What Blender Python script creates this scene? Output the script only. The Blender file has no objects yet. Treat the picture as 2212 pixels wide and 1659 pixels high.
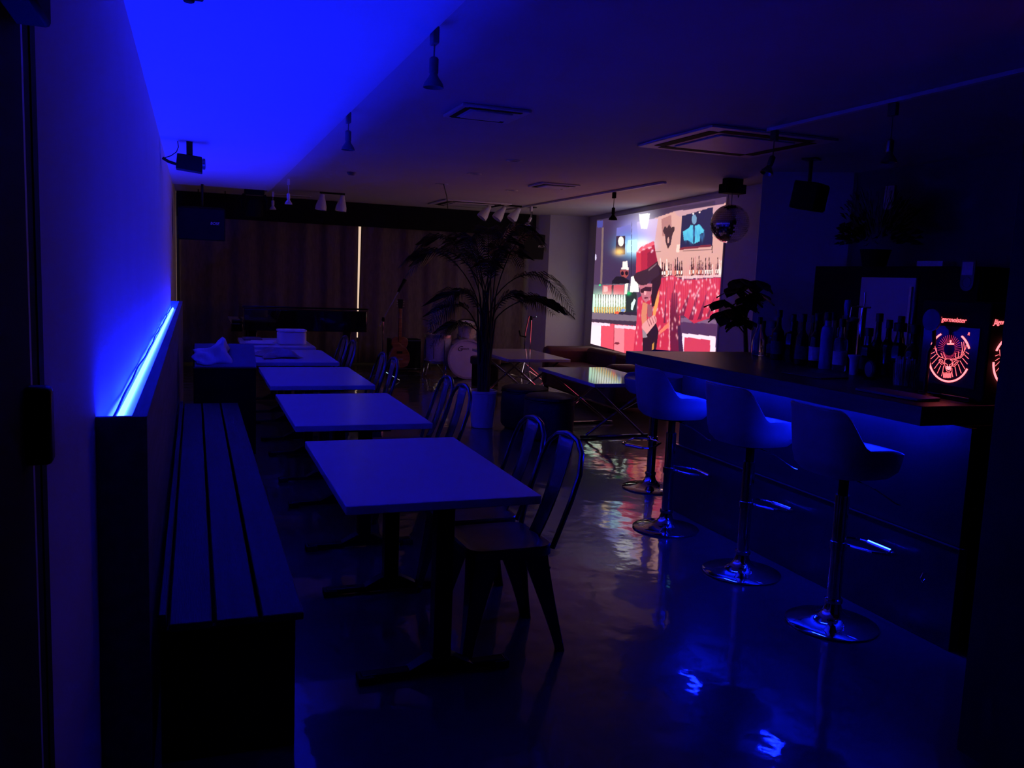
import bpy, bmesh, math, random
import numpy as np
from mathutils import Vector, Matrix
S = bpy.context.scene
COL = S.collection
random.seed(7)
PI = math.pi
# ------------------------------------------------------------------ camera
R = ((0.9377398712893505, -0.3450592454593847, 0.03972468901366445),
     (-0.0056546349668636295, -0.12951983753609755, -0.9915607075656105),
     (0.3472923248469851, 0.9296013816726086, -0.12340709985553194))
cam = bpy.data.cameras.new('camera')
cam.sensor_fit = 'HORIZONTAL'; cam.sensor_width = 36.0
cam.lens = 1850.0 / 2212.0 * 36.0
cam.clip_start = 0.05; cam.clip_end = 60
camo = bpy.data.objects.new('camera', cam); COL.objects.link(camo)
rx, dn, fw = (Vector(r) for r in R)
m3 = Matrix((rx, -dn, -fw)).transposed()
camo.matrix_world = Matrix.Translation((0, 0, 1.5)) @ m3.to_4x4()
S.camera = camo
# ------------------------------------------------------------------ world, exposure
w = bpy.data.worlds.new('world'); S.world = w; w.use_nodes = True
w.node_tree.nodes['Background'].inputs[0].default_value = (0.10, 0.09, 0.55, 1)
w.node_tree.nodes['Background'].inputs[1].default_value = 0.0012
S.view_settings.view_transform = 'Standard'; S.view_settings.look = 'None'
S.view_settings.exposure = 0.0; S.view_settings.gamma = 1.0
S.view_settings.use_curve_mapping = False
LEDGE_LED = 255.0      # strength of the LED tape in the wall ledge
BAR_LED = 330.0         # strength of the LED tape under the counter
PICTURE = 1.3          # projected picture
LED_COL = (0.0022, 0.0085, 1.0)
# ------------------------------------------------------------------ materials
def lin(*c):
    return tuple((x / 255 / 12.92 if x <= 10 else ((x / 255 + .055) / 1.055) ** 2.4) for x in c)
MATS = {}
def mk(name, color, rough=.5, metal=0.0, var=.12, scale=8.0, bump=0.0, bscale=None, stretch=(1, 1, 1), spec=.5, coat=0.0):
    m = bpy.data.materials.new(name); m.use_nodes = True
    nt = m.node_tree; N = nt.nodes; L = nt.links; P = N['Principled BSDF']
    P.inputs['Metallic'].default_value = metal; P.inputs['Roughness'].default_value = rough
    P.inputs['Specular IOR Level'].default_value = spec
    P.inputs['Coat Weight'].default_value = coat
    tc = N.new('ShaderNodeTexCoord'); mp = N.new('ShaderNodeMapping'); mp.inputs['Scale'].default_value = stretch
    L.new(tc.outputs['Object'], mp.inputs['Vector'])
    nz = N.new('ShaderNodeTexNoise'); nz.inputs['Scale'].default_value = scale; nz.inputs['Detail'].default_value = 4
    L.new(mp.outputs[0], nz.inputs['Vector'])
    cr = N.new('ShaderNodeValToRGB'); c = color
    cr.color_ramp.elements[0].position = .3; cr.color_ramp.elements[1].position = .7
    cr.color_ramp.elements[0].color = (*[x * (1 - var) for x in c], 1)
    cr.color_ramp.elements[1].color = (*[min(1, x * (1 + var)) for x in c], 1)
    L.new(nz.outputs['Fac'], cr.inputs['Fac']); L.new(cr.outputs[0], P.inputs['Base Color'])
    if bump:
        n2 = N.new('ShaderNodeTexNoise'); n2.inputs['Scale'].default_value = bscale or scale * 6; n2.inputs['Detail'].default_value = 3
        L.new(mp.outputs[0], n2.inputs['Vector'])
        b = N.new('ShaderNodeBump'); b.inputs['Strength'].default_value = bump; b.inputs['Distance'].default_value = .01
        L.new(n2.outputs['Fac'], b.inputs['Height']); L.new(b.outputs[0], P.inputs['Normal'])
    MATS[name] = m
    return m
def emit(name, color, strength):
    m = bpy.data.materials.new(name); m.use_nodes = True
    P = m.node_tree.nodes['Principled BSDF']
    P.inputs['Base Color'].default_value = (.02, .02, .02, 1)
    P.inputs['Emission Color'].default_value = (*color, 1); P.inputs['Emission Strength'].default_value = strength
    MATS[name] = m
    return m
def glass(name, color, rough=.02, trans=1.0):
    m = mk(name, color, rough, 0, .05)
    m.node_tree.nodes['Principled BSDF'].inputs['Transmission Weight'].default_value = trans
    m.node_tree.nodes['Principled BSDF'].inputs['IOR'].default_value = 1.45
    return m
M_wall = mk('painted wall', (.72, .69, .68), .75, bump=.12, scale=3, bscale=90, var=.03)
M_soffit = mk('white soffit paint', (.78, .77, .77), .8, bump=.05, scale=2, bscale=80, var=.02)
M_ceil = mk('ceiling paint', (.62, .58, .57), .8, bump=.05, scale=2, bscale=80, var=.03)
M_darkwall = mk('dark wall paint', (.12, .12, .13), .7, bump=.1, scale=3, bscale=60)
M_black = mk('matt black', (.006, .006, .007), .8, var=.3, spec=.2)
M_jamb = mk('charcoal paint', (.035, .035, .04), .75, bump=.1, scale=3, bscale=60, spec=.3)
M_blackgloss = mk('gloss black lacquer', (.008, .008, .008), .06, var=.2, coat=1.0)
M_blackmetal = mk('black powder coat', (.016, .016, .018), .38, .6, bump=.06, scale=20, bscale=300)
M_gunmetal = mk('gunmetal steel', (.16, .16, .19), .28, .9, bump=.03, scale=14, bscale=120)
M_chrome = mk('chrome', (.80, .80, .82), .07, 1.0, var=.02)
M_steel = mk('brushed steel', (.45, .45, .47), .3, 1.0, stretch=(1, 1, 30))
M_tabletop = mk('white laminate', (.62, .64, .70), .28, bump=.02, scale=6, bscale=200, var=.02)
M_tabgloss = mk('glossy white laminate', (.62, .61, .62), .06, var=.02, scale=4)
M_slat = mk('dark stained slat', (.034, .032, .034), .55, bump=.25, scale=3, bscale=20, stretch=(12, .7, 12), var=.3)
M_ledge = mk('dark stained board', (.14, .13, .14), .6, bump=.2, scale=3, bscale=18, stretch=(10, .7, 10), var=.25)
M_white = mk('white paint', (.75, .75, .76), .5, var=.03)
M_cable = mk('black rubber', (.01, .01, .01), .7)
M_curtain = mk('brown grey curtain', (.155, .115, .12), .9, bump=.3, scale=30, bscale=400, stretch=(1, 1, .3), var=.18)
M_counter = mk('dark wood counter', (.045, .035, .034), .34, bump=.06, scale=4, bscale=24, stretch=(9, .8, 9), var=.25)
M_barpanel = mk('dark bar panel', (.014, .014, .017), .42, bump=.08, scale=5, bscale=60, var=.2)
M_kick = mk('dark kick panel', (.03, .03, .036), .38, bump=.1, scale=5, bscale=40, var=.2)
M_pu = mk('pale leatherette', (.33, .33, .36), .42, bump=.12, scale=10, bscale=260, var=.08)
M_sofa = mk('brown red leather', (.11, .042, .035), .42, bump=.15, scale=8, bscale=80, var=.2)
M_pouf = mk('black leather', (.03, .026, .026), .5, bump=.15, scale=8, bscale=90, var=.2)
M_pot = mk('white ceramic', (.84, .84, .87), .35, var=.03)
M_soil = mk('soil', (.03, .02, .015), .95, bump=.8, scale=40, var=.5)
M_palm = mk('palm leaf', (.035, .05, .02), .55, scale=12, var=.4)
M_leaf = mk('dark glossy leaf', (.012, .03, .012), .4, scale=12, var=.4)
M_stem = mk('plant stem', (.06, .05, .025), .7, scale=20, var=.3)
M_paper = mk('white paper', (.7, .7, .72), .8, bump=.2, scale=6, bscale=30, var=.05)
M_plastic = mk('clear crumpled plastic', (.32, .27, .26), .3, bump=.6, scale=10, bscale=30, var=.3)
M_greycard = mk('grey board', (.16, .15, .17), .6, var=.1)
M_pearl = mk('pearl drum wrap', (.55, .5, .52), .3, scale=40, var=.15)
M_head = mk('drum head', (.8, .76, .74), .55, var=.04)
M_ink = mk('black ink', (.01, .01, .01), .6)
M_wood = mk('amber guitar wood', (.22, .09, .03), .25, scale=6, stretch=(1, 1, 6), var=.4, coat=.6)
M_ivory = mk('ivory', (.7, .68, .6), .3, var=.02)
M_logo = emit('pale logo print', (.35, .36, .4), .0)
M_logo.node_tree.nodes['Principled BSDF'].inputs['Base Color'].default_value = (.7, .7, .72, 1)
M_glassdark = glass('dark bottle glass', (.02, .03, .02), .04, .35)
M_glassclear = glass('clear bottle glass', (.75, .8, .9), .03, .9)
M_glassblue = glass('blue bottle glass', (.25, .35, .85), .12, .25)
M_glassbrown = glass('brown bottle glass', (.09, .035, .01), .04, .5)
M_label = mk('paper label', (.74, .74, .76), .7, var=.1, scale=60)
M_labeldark = mk('dark label', (.06, .06, .08), .6, var=.3, scale=60)
M_cap = mk('black cap', (.01, .01, .012), .4)
M_redplastic = mk('red plastic', (.5, .04, .05), .35)
M_blueplastic = mk('blue enamel', (.10, .16, .6), .3)
M_bluegrey = mk('blue grey tray', (.10, .11, .2), .4)
M_led = emit('blue LED tape', LED_COL, LEDGE_LED)
M_led2 = emit('blue LED chips', LED_COL, BAR_LED)
M_day = emit('daylight pane', (.95, .66, .47), .85)
M_neon = emit('red neon line', (1.0, .135, .155), 3.4)
M_neon2 = emit('pink neon ray', (.62, .03, .12), .9)
M_neont = emit('red lit lettering', (1.0, .11, .13), 2.8)
M_window = mk('machine window', (.03, .03, .06), .12, var=.1)

# floor: poured epoxy with long soft waves
M_floor = mk('epoxy floor', (.08, .078, .084), .3, var=.10, scale=3, coat=1.0, spec=.2)
def _floor():
    nt = M_floor.node_tree; N = nt.nodes; L = nt.links; P = N['Principled BSDF']
    tc = N.new('ShaderNodeTexCoord')
    def noise(scale, detail):
        n = N.new('ShaderNodeTexNoise'); n.inputs['Scale'].default_value = scale; n.inputs['Detail'].default_value = detail
        L.new(tc.outputs['Object'], n.inputs['Vector']); return n
    a = noise(5.0, 1.0); b = noise(16.0, 1.5); c = noise(260.0, 1.0)
    m1 = N.new('ShaderNodeMath'); m1.operation = 'MULTIPLY_ADD'; m1.inputs[1].default_value = .22
    L.new(b.outputs['Fac'], m1.inputs[0]); L.new(a.outputs['Fac'], m1.inputs[2])
    m2 = N.new('ShaderNodeMath'); m2.operation = 'MULTIPLY_ADD'; m2.inputs[1].default_value = .012
    L.new(c.outputs['Fac'], m2.inputs[0]); L.new(m1.outputs[0], m2.inputs[2])
    bp = N.new('ShaderNodeBump'); bp.inputs['Strength'].default_value = .55; bp.inputs['Distance'].default_value = .006
    L.new(m2.outputs[0], bp.inputs['Height']); L.new(bp.outputs[0], P.inputs['Normal']); L.new(bp.outputs[0], P.inputs['Coat Normal'])
    P.inputs['Coat IOR'].default_value = 1.5
    rr = N.new('ShaderNodeMapRange'); rr.inputs['To Min'].default_value = .02; rr.inputs['To Max'].default_value = .07
    n4 = noise(1.3, 3.0); L.new(n4.outputs['Fac'], rr.inputs['Value']); L.new(rr.outputs[0], P.inputs['Coat Roughness'])
_floor()

# ------------------------------------------------------------------ mesh helpers
class B:
    """collects shapes of one part"""
    def __init__(self): self.bm = bmesh.new()
    def box(self, x0, x1, y0, y1, z0, z1, M=None):
        v = [self.bm.verts.new(p) for p in ((x0, y0, z0), (x1, y0, z0), (x1, y1, z0), (x0, y1, z0), (x0, y0, z1), (x1, y0, z1), (x1, y1, z1), (x0, y1, z1))]
        for f in ((0, 3, 2, 1), (4, 5, 6, 7), (0, 1, 5, 4), (1, 2, 6, 5), (2, 3, 7, 6), (3, 0, 4, 7)):
            self.bm.faces.new([v[i] for i in f])
        if M is not None: bmesh.ops.transform(self.bm, matrix=M, verts=v)
        return self
    def hexa(self, lo, hi):
        v = [self.bm.verts.new(p) for p in list(lo) + list(hi)]
        for f in ((0, 3, 2, 1), (4, 5, 6, 7), (0, 1, 5, 4), (1, 2, 6, 5), (2, 3, 7, 6), (3, 0, 4, 7)):
            self.bm.faces.new([v[i] for i in f])
        return self
    def tube(self, path, r, n=8, cap=True):
        path = [Vector(p) for p in path]; k = len(path)
        rs = r if isinstance(r, (list, tuple)) else [r] * k
        rings = []; up = None
        for i, p in enumerate(path):
            t = (path[min(i + 1, k - 1)] - path[max(i - 1, 0)]).normalized()
            if up is None:
                up = Vector((0, 0, 1)) if abs(t.z) < .9 else Vector((1, 0, 0))
            a = t.cross(up)
            if a.length < 1e-5: a = t.orthogonal()
            a.normalize(); b = a.cross(t).normalized(); up = b
            rings.append([self.bm.verts.new(p + (a * math.cos(2 * PI * j / n) + b * math.sin(2 * PI * j / n)) * rs[i]) for j in range(n)])
        for i in range(k - 1):
            for j in range(n):
                self.bm.faces.new((rings[i][j], rings[i][(j + 1) % n], rings[i + 1][(j + 1) % n], rings[i + 1][j]))
        if cap:
            self.bm.faces.new(rings[0][::-1]); self.bm.faces.new(rings[-1])
        return self
    def lathe(self, prof, n=20, c=(0, 0, 0), M=None, cap=True):
        rings = []; made = []
        for r, z in prof:
            if r < 1e-6: ring = [self.bm.verts.new((c[0], c[1], c[2] + z))]
            else: ring = [self.bm.verts.new((c[0] + r * math.cos(2 * PI * j / n), c[1] + r * math.sin(2 * PI * j / n), c[2] + z)) for j in range(n)]
            rings.append(ring); made += ring
        for a, b in zip(rings, rings[1:]):
            for j in range(n):
                q = [a[j % len(a)], a[(j + 1) % len(a)], b[(j + 1) % len(b)], b[j % len(b)]]
                u = []
                for x in q:
                    if x not in u: u.append(x)
                if len(u) > 2: self.bm.faces.new(u)
        for ring, rev in ((rings[0], True), (rings[-1], False)):
            if cap and len(ring) > 2: self.bm.faces.new(ring[::-1] if rev else ring)
        if M is not None: bmesh.ops.transform(self.bm, matrix=M, verts=made)
        return self
    def prism(self, pts, z0, z1):
        a = [self.bm.verts.new((x, y, z0)) for x, y in pts]; b = [self.bm.verts.new((x, y, z1)) for x, y in pts]
        self.bm.faces.new(a[::-1]); self.bm.faces.new(b); n = len(pts)
        for i in range(n): self.bm.faces.new((a[i], a[(i + 1) % n], b[(i + 1) % n], b[i]))
        return self
    def face(self, pts):
        self.bm.faces.new([self.bm.verts.new(p) for p in pts]); return self
    def grid(self, rows):
        vs = [[self.bm.verts.new(p) for p in r] for r in rows]
        for i in range(len(vs) - 1):
            for j in range(len(vs[0]) - 1):
                self.bm.faces.new((vs[i][j], vs[i][j + 1], vs[i + 1][j + 1], vs[i + 1][j]))
        return self
def obj(name, b, mat, parent=None, smooth=True, bevel=0.0, kind=None, label=None, recalc=True):
    if recalc: bmesh.ops.recalc_face_normals(b.bm, faces=b.bm.faces[:])
    me = bpy.data.meshes.new(name); b.bm.to_mesh(me); b.bm.free()
    if smooth:
        for p in me.polygons: p.use_smooth = True
        me.set_sharp_from_angle(angle=math.radians(35))
    me.materials.append(mat)
    o = bpy.data.objects.new(name, me); COL.objects.link(o)
    if parent is not None: o.parent = parent
    if bevel:
        mod = o.modifiers.new('soft edge', 'BEVEL'); mod.width = bevel; mod.segments = 2; mod.limit_method = 'ANGLE'
    if kind: o['kind'] = kind
    if label: o['label'] = label
    return o
def thing(name, label, cat, loc=(0, 0, 0), rz=0.0, group=None):
    o = bpy.data.objects.new(name, None); COL.objects.link(o); o.empty_display_size = .1
    o.location = loc; o.rotation_euler = (0, 0, rz); o['label'] = label; o['category'] = cat
    if group: o['group'] = group
    return o
def tag(o, label, cat, group=None):
    o['label'] = label; o['category'] = cat
    if group: o['group'] = group
    return o
def struct(name, b, mat, parent=None, **k):
    o = obj(name, b, mat, parent, **k)
    if parent is None: o['kind'] = 'structure'
    return o
def dup(root, loc, rz, label, group=None):
    def cp(o, par):
        c = o.copy(); COL.objects.link(c)
        if par is not None: c.parent = par
        for ch in list(o.children): cp(ch, c)
        return c
    r = cp(root, None); r.location = loc; r.rotation_euler = (0, 0, rz); r['label'] = label
    if group: r['group'] = group
    return r
def text(name, body, mat, parent, loc, rot, size, shear=0.0, depth=.001, align='LEFT', xs=1.0):
    c = bpy.data.curves.new(name, 'FONT'); c.body = body; c.size = size; c.shear = shear; c.extrude = depth; c.align_x = align
    tmp = bpy.data.objects.new(name, c); me = bpy.data.meshes.new_from_object(tmp); bpy.data.objects.remove(tmp); bpy.data.curves.remove(c)
    me.name = name; me.materials.clear(); me.materials.append(mat)
    o = bpy.data.objects.new(name, me); COL.objects.link(o)
    o.location = loc; o.rotation_euler = rot; o.scale = (xs, 1, 1)
    if parent is not None: o.parent = parent
    return o
def rect_round(w, d, r, n=4, cx=0, cy=0):
    pts = []
    for sx, sy, a0 in ((1, 1, 0), (-1, 1, PI / 2), (-1, -1, PI), (1, -1, 1.5 * PI)):
        for i in range(n + 1):
            a = a0 + PI / 2 * i / n
            pts.append((cx + sx * (w / 2 - r) + r * math.cos(a), cy + sy * (d / 2 - r) + r * math.sin(a)))
    return pts
ZC = 2.56
# ------------------------------------------------------------------ room shell
struct('floor', B().box(-1.6, 7.2, -1.2, 14.4, -.12, 0), M_floor, smooth=False)
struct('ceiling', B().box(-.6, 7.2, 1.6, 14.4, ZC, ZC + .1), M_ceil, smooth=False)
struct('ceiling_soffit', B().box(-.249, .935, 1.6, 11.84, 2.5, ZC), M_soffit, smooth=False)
struct('wall_left', B().box(-.36, -.249, 1.66, 14.1, 0, ZC), M_wall, smooth=False)
back = struct('wall_back', B().box(-.36, 6.6, 14.1, 14.25, 0, ZC), M_darkwall, smooth=False)
C0 = Vector((6.25, 13.3)); S0 = Vector((5.46, 7.51)); dv = (S0 - C0).normalized(); nv = Vector((dv.y, -dv.x))  # nv points into the room
if nv.x > 0: nv = -nv
def onwall(u, z, off=0.0):
    p = C0 + dv * u + nv * off
    return (p.x, p.y, z)
e = C0 - dv * .12; s_ = S0 + dv * .4
struct('wall_projection', B().prism([(e.x, e.y), (s_.x, s_.y), (s_.x - nv.x * .15, s_.y - nv.y * .15), (e.x - nv.x * .15, e.y - nv.y * .15)], 0, ZC), M_wall, smooth=False)
struct('wall_stage_side', B().prism([(5.58, 13.42), (6.42, 13.30), (6.42, 14.1), (5.28, 14.1)], 0, ZC), M_wall, smooth=False)
struct('wall_pillar', B().prism([(4.93, 6.8), (5.58, 6.35), (6.3, 6.35), (6.3, 7.4), (5.36, 7.4)], 0, ZC), M_wall, smooth=False)
struct('wall_right', B().box(5.62, 5.76, 1.98, 6.35, 0, ZC), M_darkwall, smooth=False)
struct('wall_entrance', B().box(2.375, 5.76, .9, 1.985, 0, ZC), M_jamb, smooth=False)
# entrance: open door leaf, frame strips and closer box at the near end of the left wall
d1 = struct('door_1', B().box(-.262, -.217, .45, 1.36, .01, 2.15), M_black, bevel=.003)
obj('handle', B().box(-.222, -.186, 1.31, 1.345, 1.215, 1.325), M_blackmetal, d1, bevel=.008)
struct('trim_1', B().box(-.30, -.2445, 1.43, 1.545, 0, 2.3), M_white, smooth=False)
struct('trim_2', B().box(-.31, -.2455, 1.552, 1.60, 0, 2.4).box(-.31, -.2435, 1.606, 1.654, 0, 2.4), M_black, smooth=False)
cl = thing('door_closer', 'black closer box fixed high above the open entrance door', 'door closer', (-.285, 1.27, 1.95))
obj('body', B().box(-.12, .108, -.07, .07, -.145, .16), M_black, cl, bevel=.006)
obj('arm', B().tube([(-.02, -.07, .10), (-.02, -.3, .10), (-.05, -.42, .06)], .01), M_blackmetal, cl)

# ------------------------------------------------------------------ windows and curtains at the far end
wn = struct('window_1', B().box(-.22, 3.95, 14.06, 14.095, .35, .42).box(-.22, 3.95, 14.06, 14.095, 2.27, 2.34), M_black, smooth=False)
for x in (-.22, .9, 3.9):
    obj('mullion', B().box(x, x + .05, 14.05, 14.098, .42, 2.27), M_black, wn)
for z in (.95, 1.62, 1.98):
    obj('rail', B().box(-.17, .9, 14.052, 14.096, z, z + .045), M_black, wn)
for a, b2 in ((-.17, .9), (.95, 3.9)):
    obj('pane', B().box(a, b2, 14.072, 14.085, .42, 2.27), M_day, wn)
def curtain(name, label, x0, x1, y, z0, z1, period, amp, lean=0.0):
    n = max(30, int((x1 - x0) / period * 12)); rows = []
    for k in range(9):
        t = k / 8; z = z0 + (z1 - z0) * t; row = []
        for i in range(n + 1):
            s = i / n; x = x0 + (x1 - x0) * s + lean * (1 - t) * (1 - s) ** 6
            ph = 2 * PI * x / period + .8 * math.sin(x * 3.1) + .3 * math.sin(3 * t + x * 5)
            row.append((x, y + amp * (.6 + .4 * t) * math.sin(ph) + amp * .3 * math.sin(2.3 * ph + 1), z))
        rows.append(row)
    o = obj(name, B().grid(rows), M_curtain, recalc=False)
    sm = o.modifiers.new('cloth', 'SOLIDIFY'); sm.thickness = .006
    return tag(o, label, 'curtain')
curtain('curtain', 'brown grey pleated curtain behind the piano, beside the long dark wall side', -.205, 2.455, 13.82, .03, 2.40, .42, .026)
curtain('curtain', 'brown grey pleated curtain behind the drum kit, on the far side of the bright gap', 2.505, 5.30, 13.83, .03, 2.40, .42, .026, -.03)
tag(obj('curtain_valance', B().box(-.235, 5.40, 13.60, 13.72, 2.20, 2.554), M_black, bevel=.004), 'long black valance board above the stage curtains', 'valance')

# ------------------------------------------------------------------ projected picture on the angled wall
HM = np.array([[156.51940541845585, 26.70348256755669, 80.02713001100437], [-52.48239094080853, -559.8295732563099, 1726.7004308202634], [-0.06576481561045408, -0.008383984181359449, 1.0]])
def paint_picture():
    """flat print of the film still: returns a function (art x, art y arrays) -> linear colours"""
    rnd = np.random.RandomState(3); jobs = []
    def inside(px, py, pts):
        r = np.zeros(px.shape, bool); n = len(pts)
        for i in range(n):
            x0, y0 = pts[i]; x1, y1 = pts[(i + 1) % n]
            if y0 == y1: continue
            c = ((y0 > py) != (y1 > py)) & (px < (x1 - x0) * (py - y0) / (y1 - y0) + x0); r ^= c
        return r
    def P(pts, col): jobs.append(('p', pts, col))
    def G(cx, cy, sx, sy, col, a=1.0): jobs.append(('g', (cx, cy, sx, sy, a), col))
    def E(cx, cy, sx, sy, col): jobs.append(('e', (cx, cy, sx, sy), col))
    P([(130, 300), (1500, 100), (1450, 1600), (120, 1600)], (74, 52, 82))
    P([(200, 320), (1340, 150), (1340, 188), (950, 240), (760, 305), (530, 335), (225, 335)], (58, 42, 66))
    P([(290, 340), (600, 340), (610, 930), (270, 930)], (62, 44, 76))
    P([(225, 335), (280, 335), (275, 400), (225, 400)], (70, 70, 150))
    P([(600, 350), (760, 315), (950, 250), (1345, 190), (1440, 170), (1425, 850), (1025, 870), (800, 860), (740, 560)], (212, 158, 148))
    P([(950, 250), (1345, 190), (1420, 180), (1420, 300), (1000, 300)], (196, 150, 158))
    P([(600, 350), (760, 315), (800, 320), (770, 520), (620, 620)], (200, 170, 205))
    G(590, 470, 90, 90, (170, 160, 240), .85); G(560, 420, 70, 60, (130, 130, 215), .6)
    P([(410, 405), (545, 370), (545, 480), (405, 480)], (110, 105, 185))
    G(560, 575, 90, 62, (70, 190, 250), .95); G(590, 590, 70, 42, (225, 252, 255), 1.0); G(660, 560, 60, 40, (240, 240, 255), .9)
    P([(515, 520), (600, 512), (610, 625), (505, 632)], (190, 240, 255))
    P([(405, 480), (490, 478), (488, 650), (398, 655)], (58, 40, 62)); E(450, 530, 27, 46, (255, 240, 220)); G(435, 630, 32, 22, (255, 205, 120), 1.0)
    P([(550, 340), (554, 340), (550, 930), (544, 930)], (40, 30, 55)); P([(270, 400), (287, 400), (272, 930), (252, 930)], (122, 98, 96))
    E(211, 680, 8, 30, (200, 190, 220))
    P([(620, 275), (725, 265), (712, 345), (696, 415), (640, 410), (628, 350)], (250, 255, 240)); G(672, 330, 75, 75, (235, 225, 245), .45)
    P([(832, 320), (925, 280), (930, 470), (840, 480)], (176, 120, 116))
    P([(845, 432), (865, 385), (885, 405), (905, 372), (925, 400), (955, 388), (958, 420), (935, 470), (920, 560), (893, 602), (872, 540), (866, 470)], (62, 38, 44)); E(897, 520, 9, 30, (205, 150, 140))
    P([(1025, 292), (1320, 205), (1315, 575), (1008, 608)], (34, 32, 66)); P([(1008, 590), (1300, 560), (1300, 580), (1000, 612)], (120, 40, 52))
    P([(1035, 440), (1090, 405), (1110, 375), (1150, 385), (1190, 368), (1235, 425), (1230, 450), (1195, 460), (1195, 530), (1135, 555), (1085, 520), (1045, 520)], (86, 188, 216)); E(1142, 322, 24, 45, (112, 148, 178))
    P([(1130, 380), (1150, 385), (1148, 545), (1130, 550)], (40, 70, 110)); E(1132, 270, 8, 8, (255, 230, 225)); E(1193, 255, 8, 8, (255, 220, 215))
    for k in range(14): G(1050 + 14 * k, 440 + rnd.rand() * 90, 5, 22, (60, 130, 190), .5)
    P([(775, 628), (1310, 605), (1310, 609), (775, 633)], (120, 85, 80)); P([(980, 560), (1008, 560), (1000, 635), (968, 630)], (250, 205, 190)); P([(1308, 560), (1315, 560), (1315, 640), (1308, 640)], (60, 40, 40))
    # shelf with bottles
    P([(1025, 858), (1400, 840), (1400, 866), (1025, 886)], (222, 190, 190))
    for a, b_, k in ((812, 1035, 11), (1092, 1232, 8), (1242, 1325, 5), (1340, 1405, 4)):
        for i in range(k):
            x = a + (b_ - a) * (i + .5) / k; wd = (b_ - a) / k * .42; top = 735 + rnd.randint(-70, 20); bot = 862 - (x - 812) * .03
            c = [(40, 22, 26), (60, 30, 32), (235, 215, 205), (120, 62, 50), (44, 30, 44), (205, 130, 130)][rnd.randint(6)]
            P([(x - wd * .4, top), (x + wd * .4, top), (x + wd * .5, top + 55), (x + wd, top + 80), (x + wd, bot), (x - wd, bot), (x - wd, top + 80), (x - wd * .5, top + 55)], c)
            P([(x - wd * .8, bot - 50), (x + wd * .5, bot - 50), (x + wd * .5, bot - 14), (x - wd * .8, bot - 14)], (250, 235, 225) if rnd.rand() < .6 else (230, 140, 110))
    # small hatted ornament, gear and the lit bottle rack
    P([(466, 722), (510, 716), (515, 775), (525, 780), (522, 798), (452, 795), (452, 780), (464, 776)], (255, 228, 220)); P([(440, 800), (522, 798), (520, 850), (495, 880), (465, 872), (445, 840)], (160, 70, 70)); E(463, 832, 15, 20, (25, 12, 22)); E(503, 830, 15, 20, (25, 12, 22))
    P([(365, 905), (405, 860), (470, 862), (530, 900), (530, 950), (365, 950)], (22, 16, 28))
    P([(195, 940), (600, 925), (600, 1040), (190, 1040)], (96, 92, 108)); P([(275, 945), (480, 938), (478, 1035), (272, 1035)], (205, 84, 96)); P([(362, 944), (380, 944), (378, 1035), (360, 1035)], (70, 34, 44)); P([(285, 955), (325, 955), (325, 1005), (285, 1005)], (235, 170, 170)); E(250, 942, 10, 8, (60, 230, 140))
    P([(186, 1030), (500, 1040), (500, 1205), (180, 1195)], (200, 245, 215)); G(230, 1090, 60, 50, (150, 255, 190), .6); G(340, 1090, 100, 45, (255, 255, 245), .9)
    for k in range(13):
        x = 196 + k * 23.5
        P([(x, 1148), (x + 12, 1148), (x + 11, 1205 + .6 * k), (x, 1205 + .6 * k)], (226, 178, 96)); P([(x + 13, 1060), (x + 18, 1060), (x + 20, 1205), (x + 12, 1205)], (126, 130, 100)); P([(x + 10, 1030), (x + 22, 1030), (x + 19, 1070), (x + 13, 1070)], (120, 110, 110))
    P([(498, 1010), (600, 1010), (590, 1228), (495, 1220)], (36, 46, 48)); G(522, 1020, 14, 12, (40, 200, 110), .9); P([(545, 1120), (575, 1070), (590, 1085), (560, 1180), (545, 1180)], (215, 235, 225)); P([(488, 930), (520, 925), (505, 1030), (480, 1030)], (235, 225, 215))
    P([(395, 1195), (600, 1195), (600, 1232), (395, 1222)], (44, 34, 52)); E(412, 1203, 20, 14, (225, 92, 60)); E(470, 1180, 20, 14, (120, 150, 210))
    P([(545, 862), (605, 858), (620, 1005), (535, 1008)], (255, 248, 236))
    P([(165, 1200), (600, 1230), (600, 1292), (160, 1262)], (120, 102, 118)); P([(160, 1262), (600, 1285), (600, 1325), (160, 1292)], (66, 44, 64))
    # lit counter front
    P([(160, 1290), (600, 1330), (600, 1600), (150, 1600)], (226, 78, 98)); P([(160, 1290), (262, 1300), (256, 1600), (152, 1600)], (250, 222, 240)); P([(160, 1290), (345, 1305), (345, 1328), (160, 1320)], (255, 212, 228))
    P([(388, 1318), (590, 1330), (590, 1362), (482, 1352), (478, 1600), (384, 1600)], (240, 128, 140)); P([(388, 1318), (590, 1330), (590, 1362), (388, 1345)], (255, 200, 214)); P([(382, 1318), (388, 1318), (384, 1600), (378, 1600)], (170, 44, 64)); E(412, 1492, 26, 12, (120, 36, 52))
    P([(1000, 1260), (1420, 1300), (1420, 1430), (1000, 1400)], (78, 46, 82)); P([(1020, 1250), (1360, 1275), (1350, 1310), (1015, 1290)], (120, 90, 120))
    P([(1028, 1396), (1345, 1428), (1340, 1640), (1026, 1640)], (255, 214, 232)); P([(1052, 1432), (1294, 1462), (1290, 1640), (1040, 1640)], (204, 58, 84))
    # cape, folds and glitter
    P([(620, 1060), (700, 1000), (830, 880), (940, 850), (1040, 900), (1395, 872), (1392, 1180), (1300, 1250), (1140, 1305), (1010, 1205), (1010, 1330), (1050, 1640), (560, 1640), (592, 1330)], (196, 42, 70))
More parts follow.
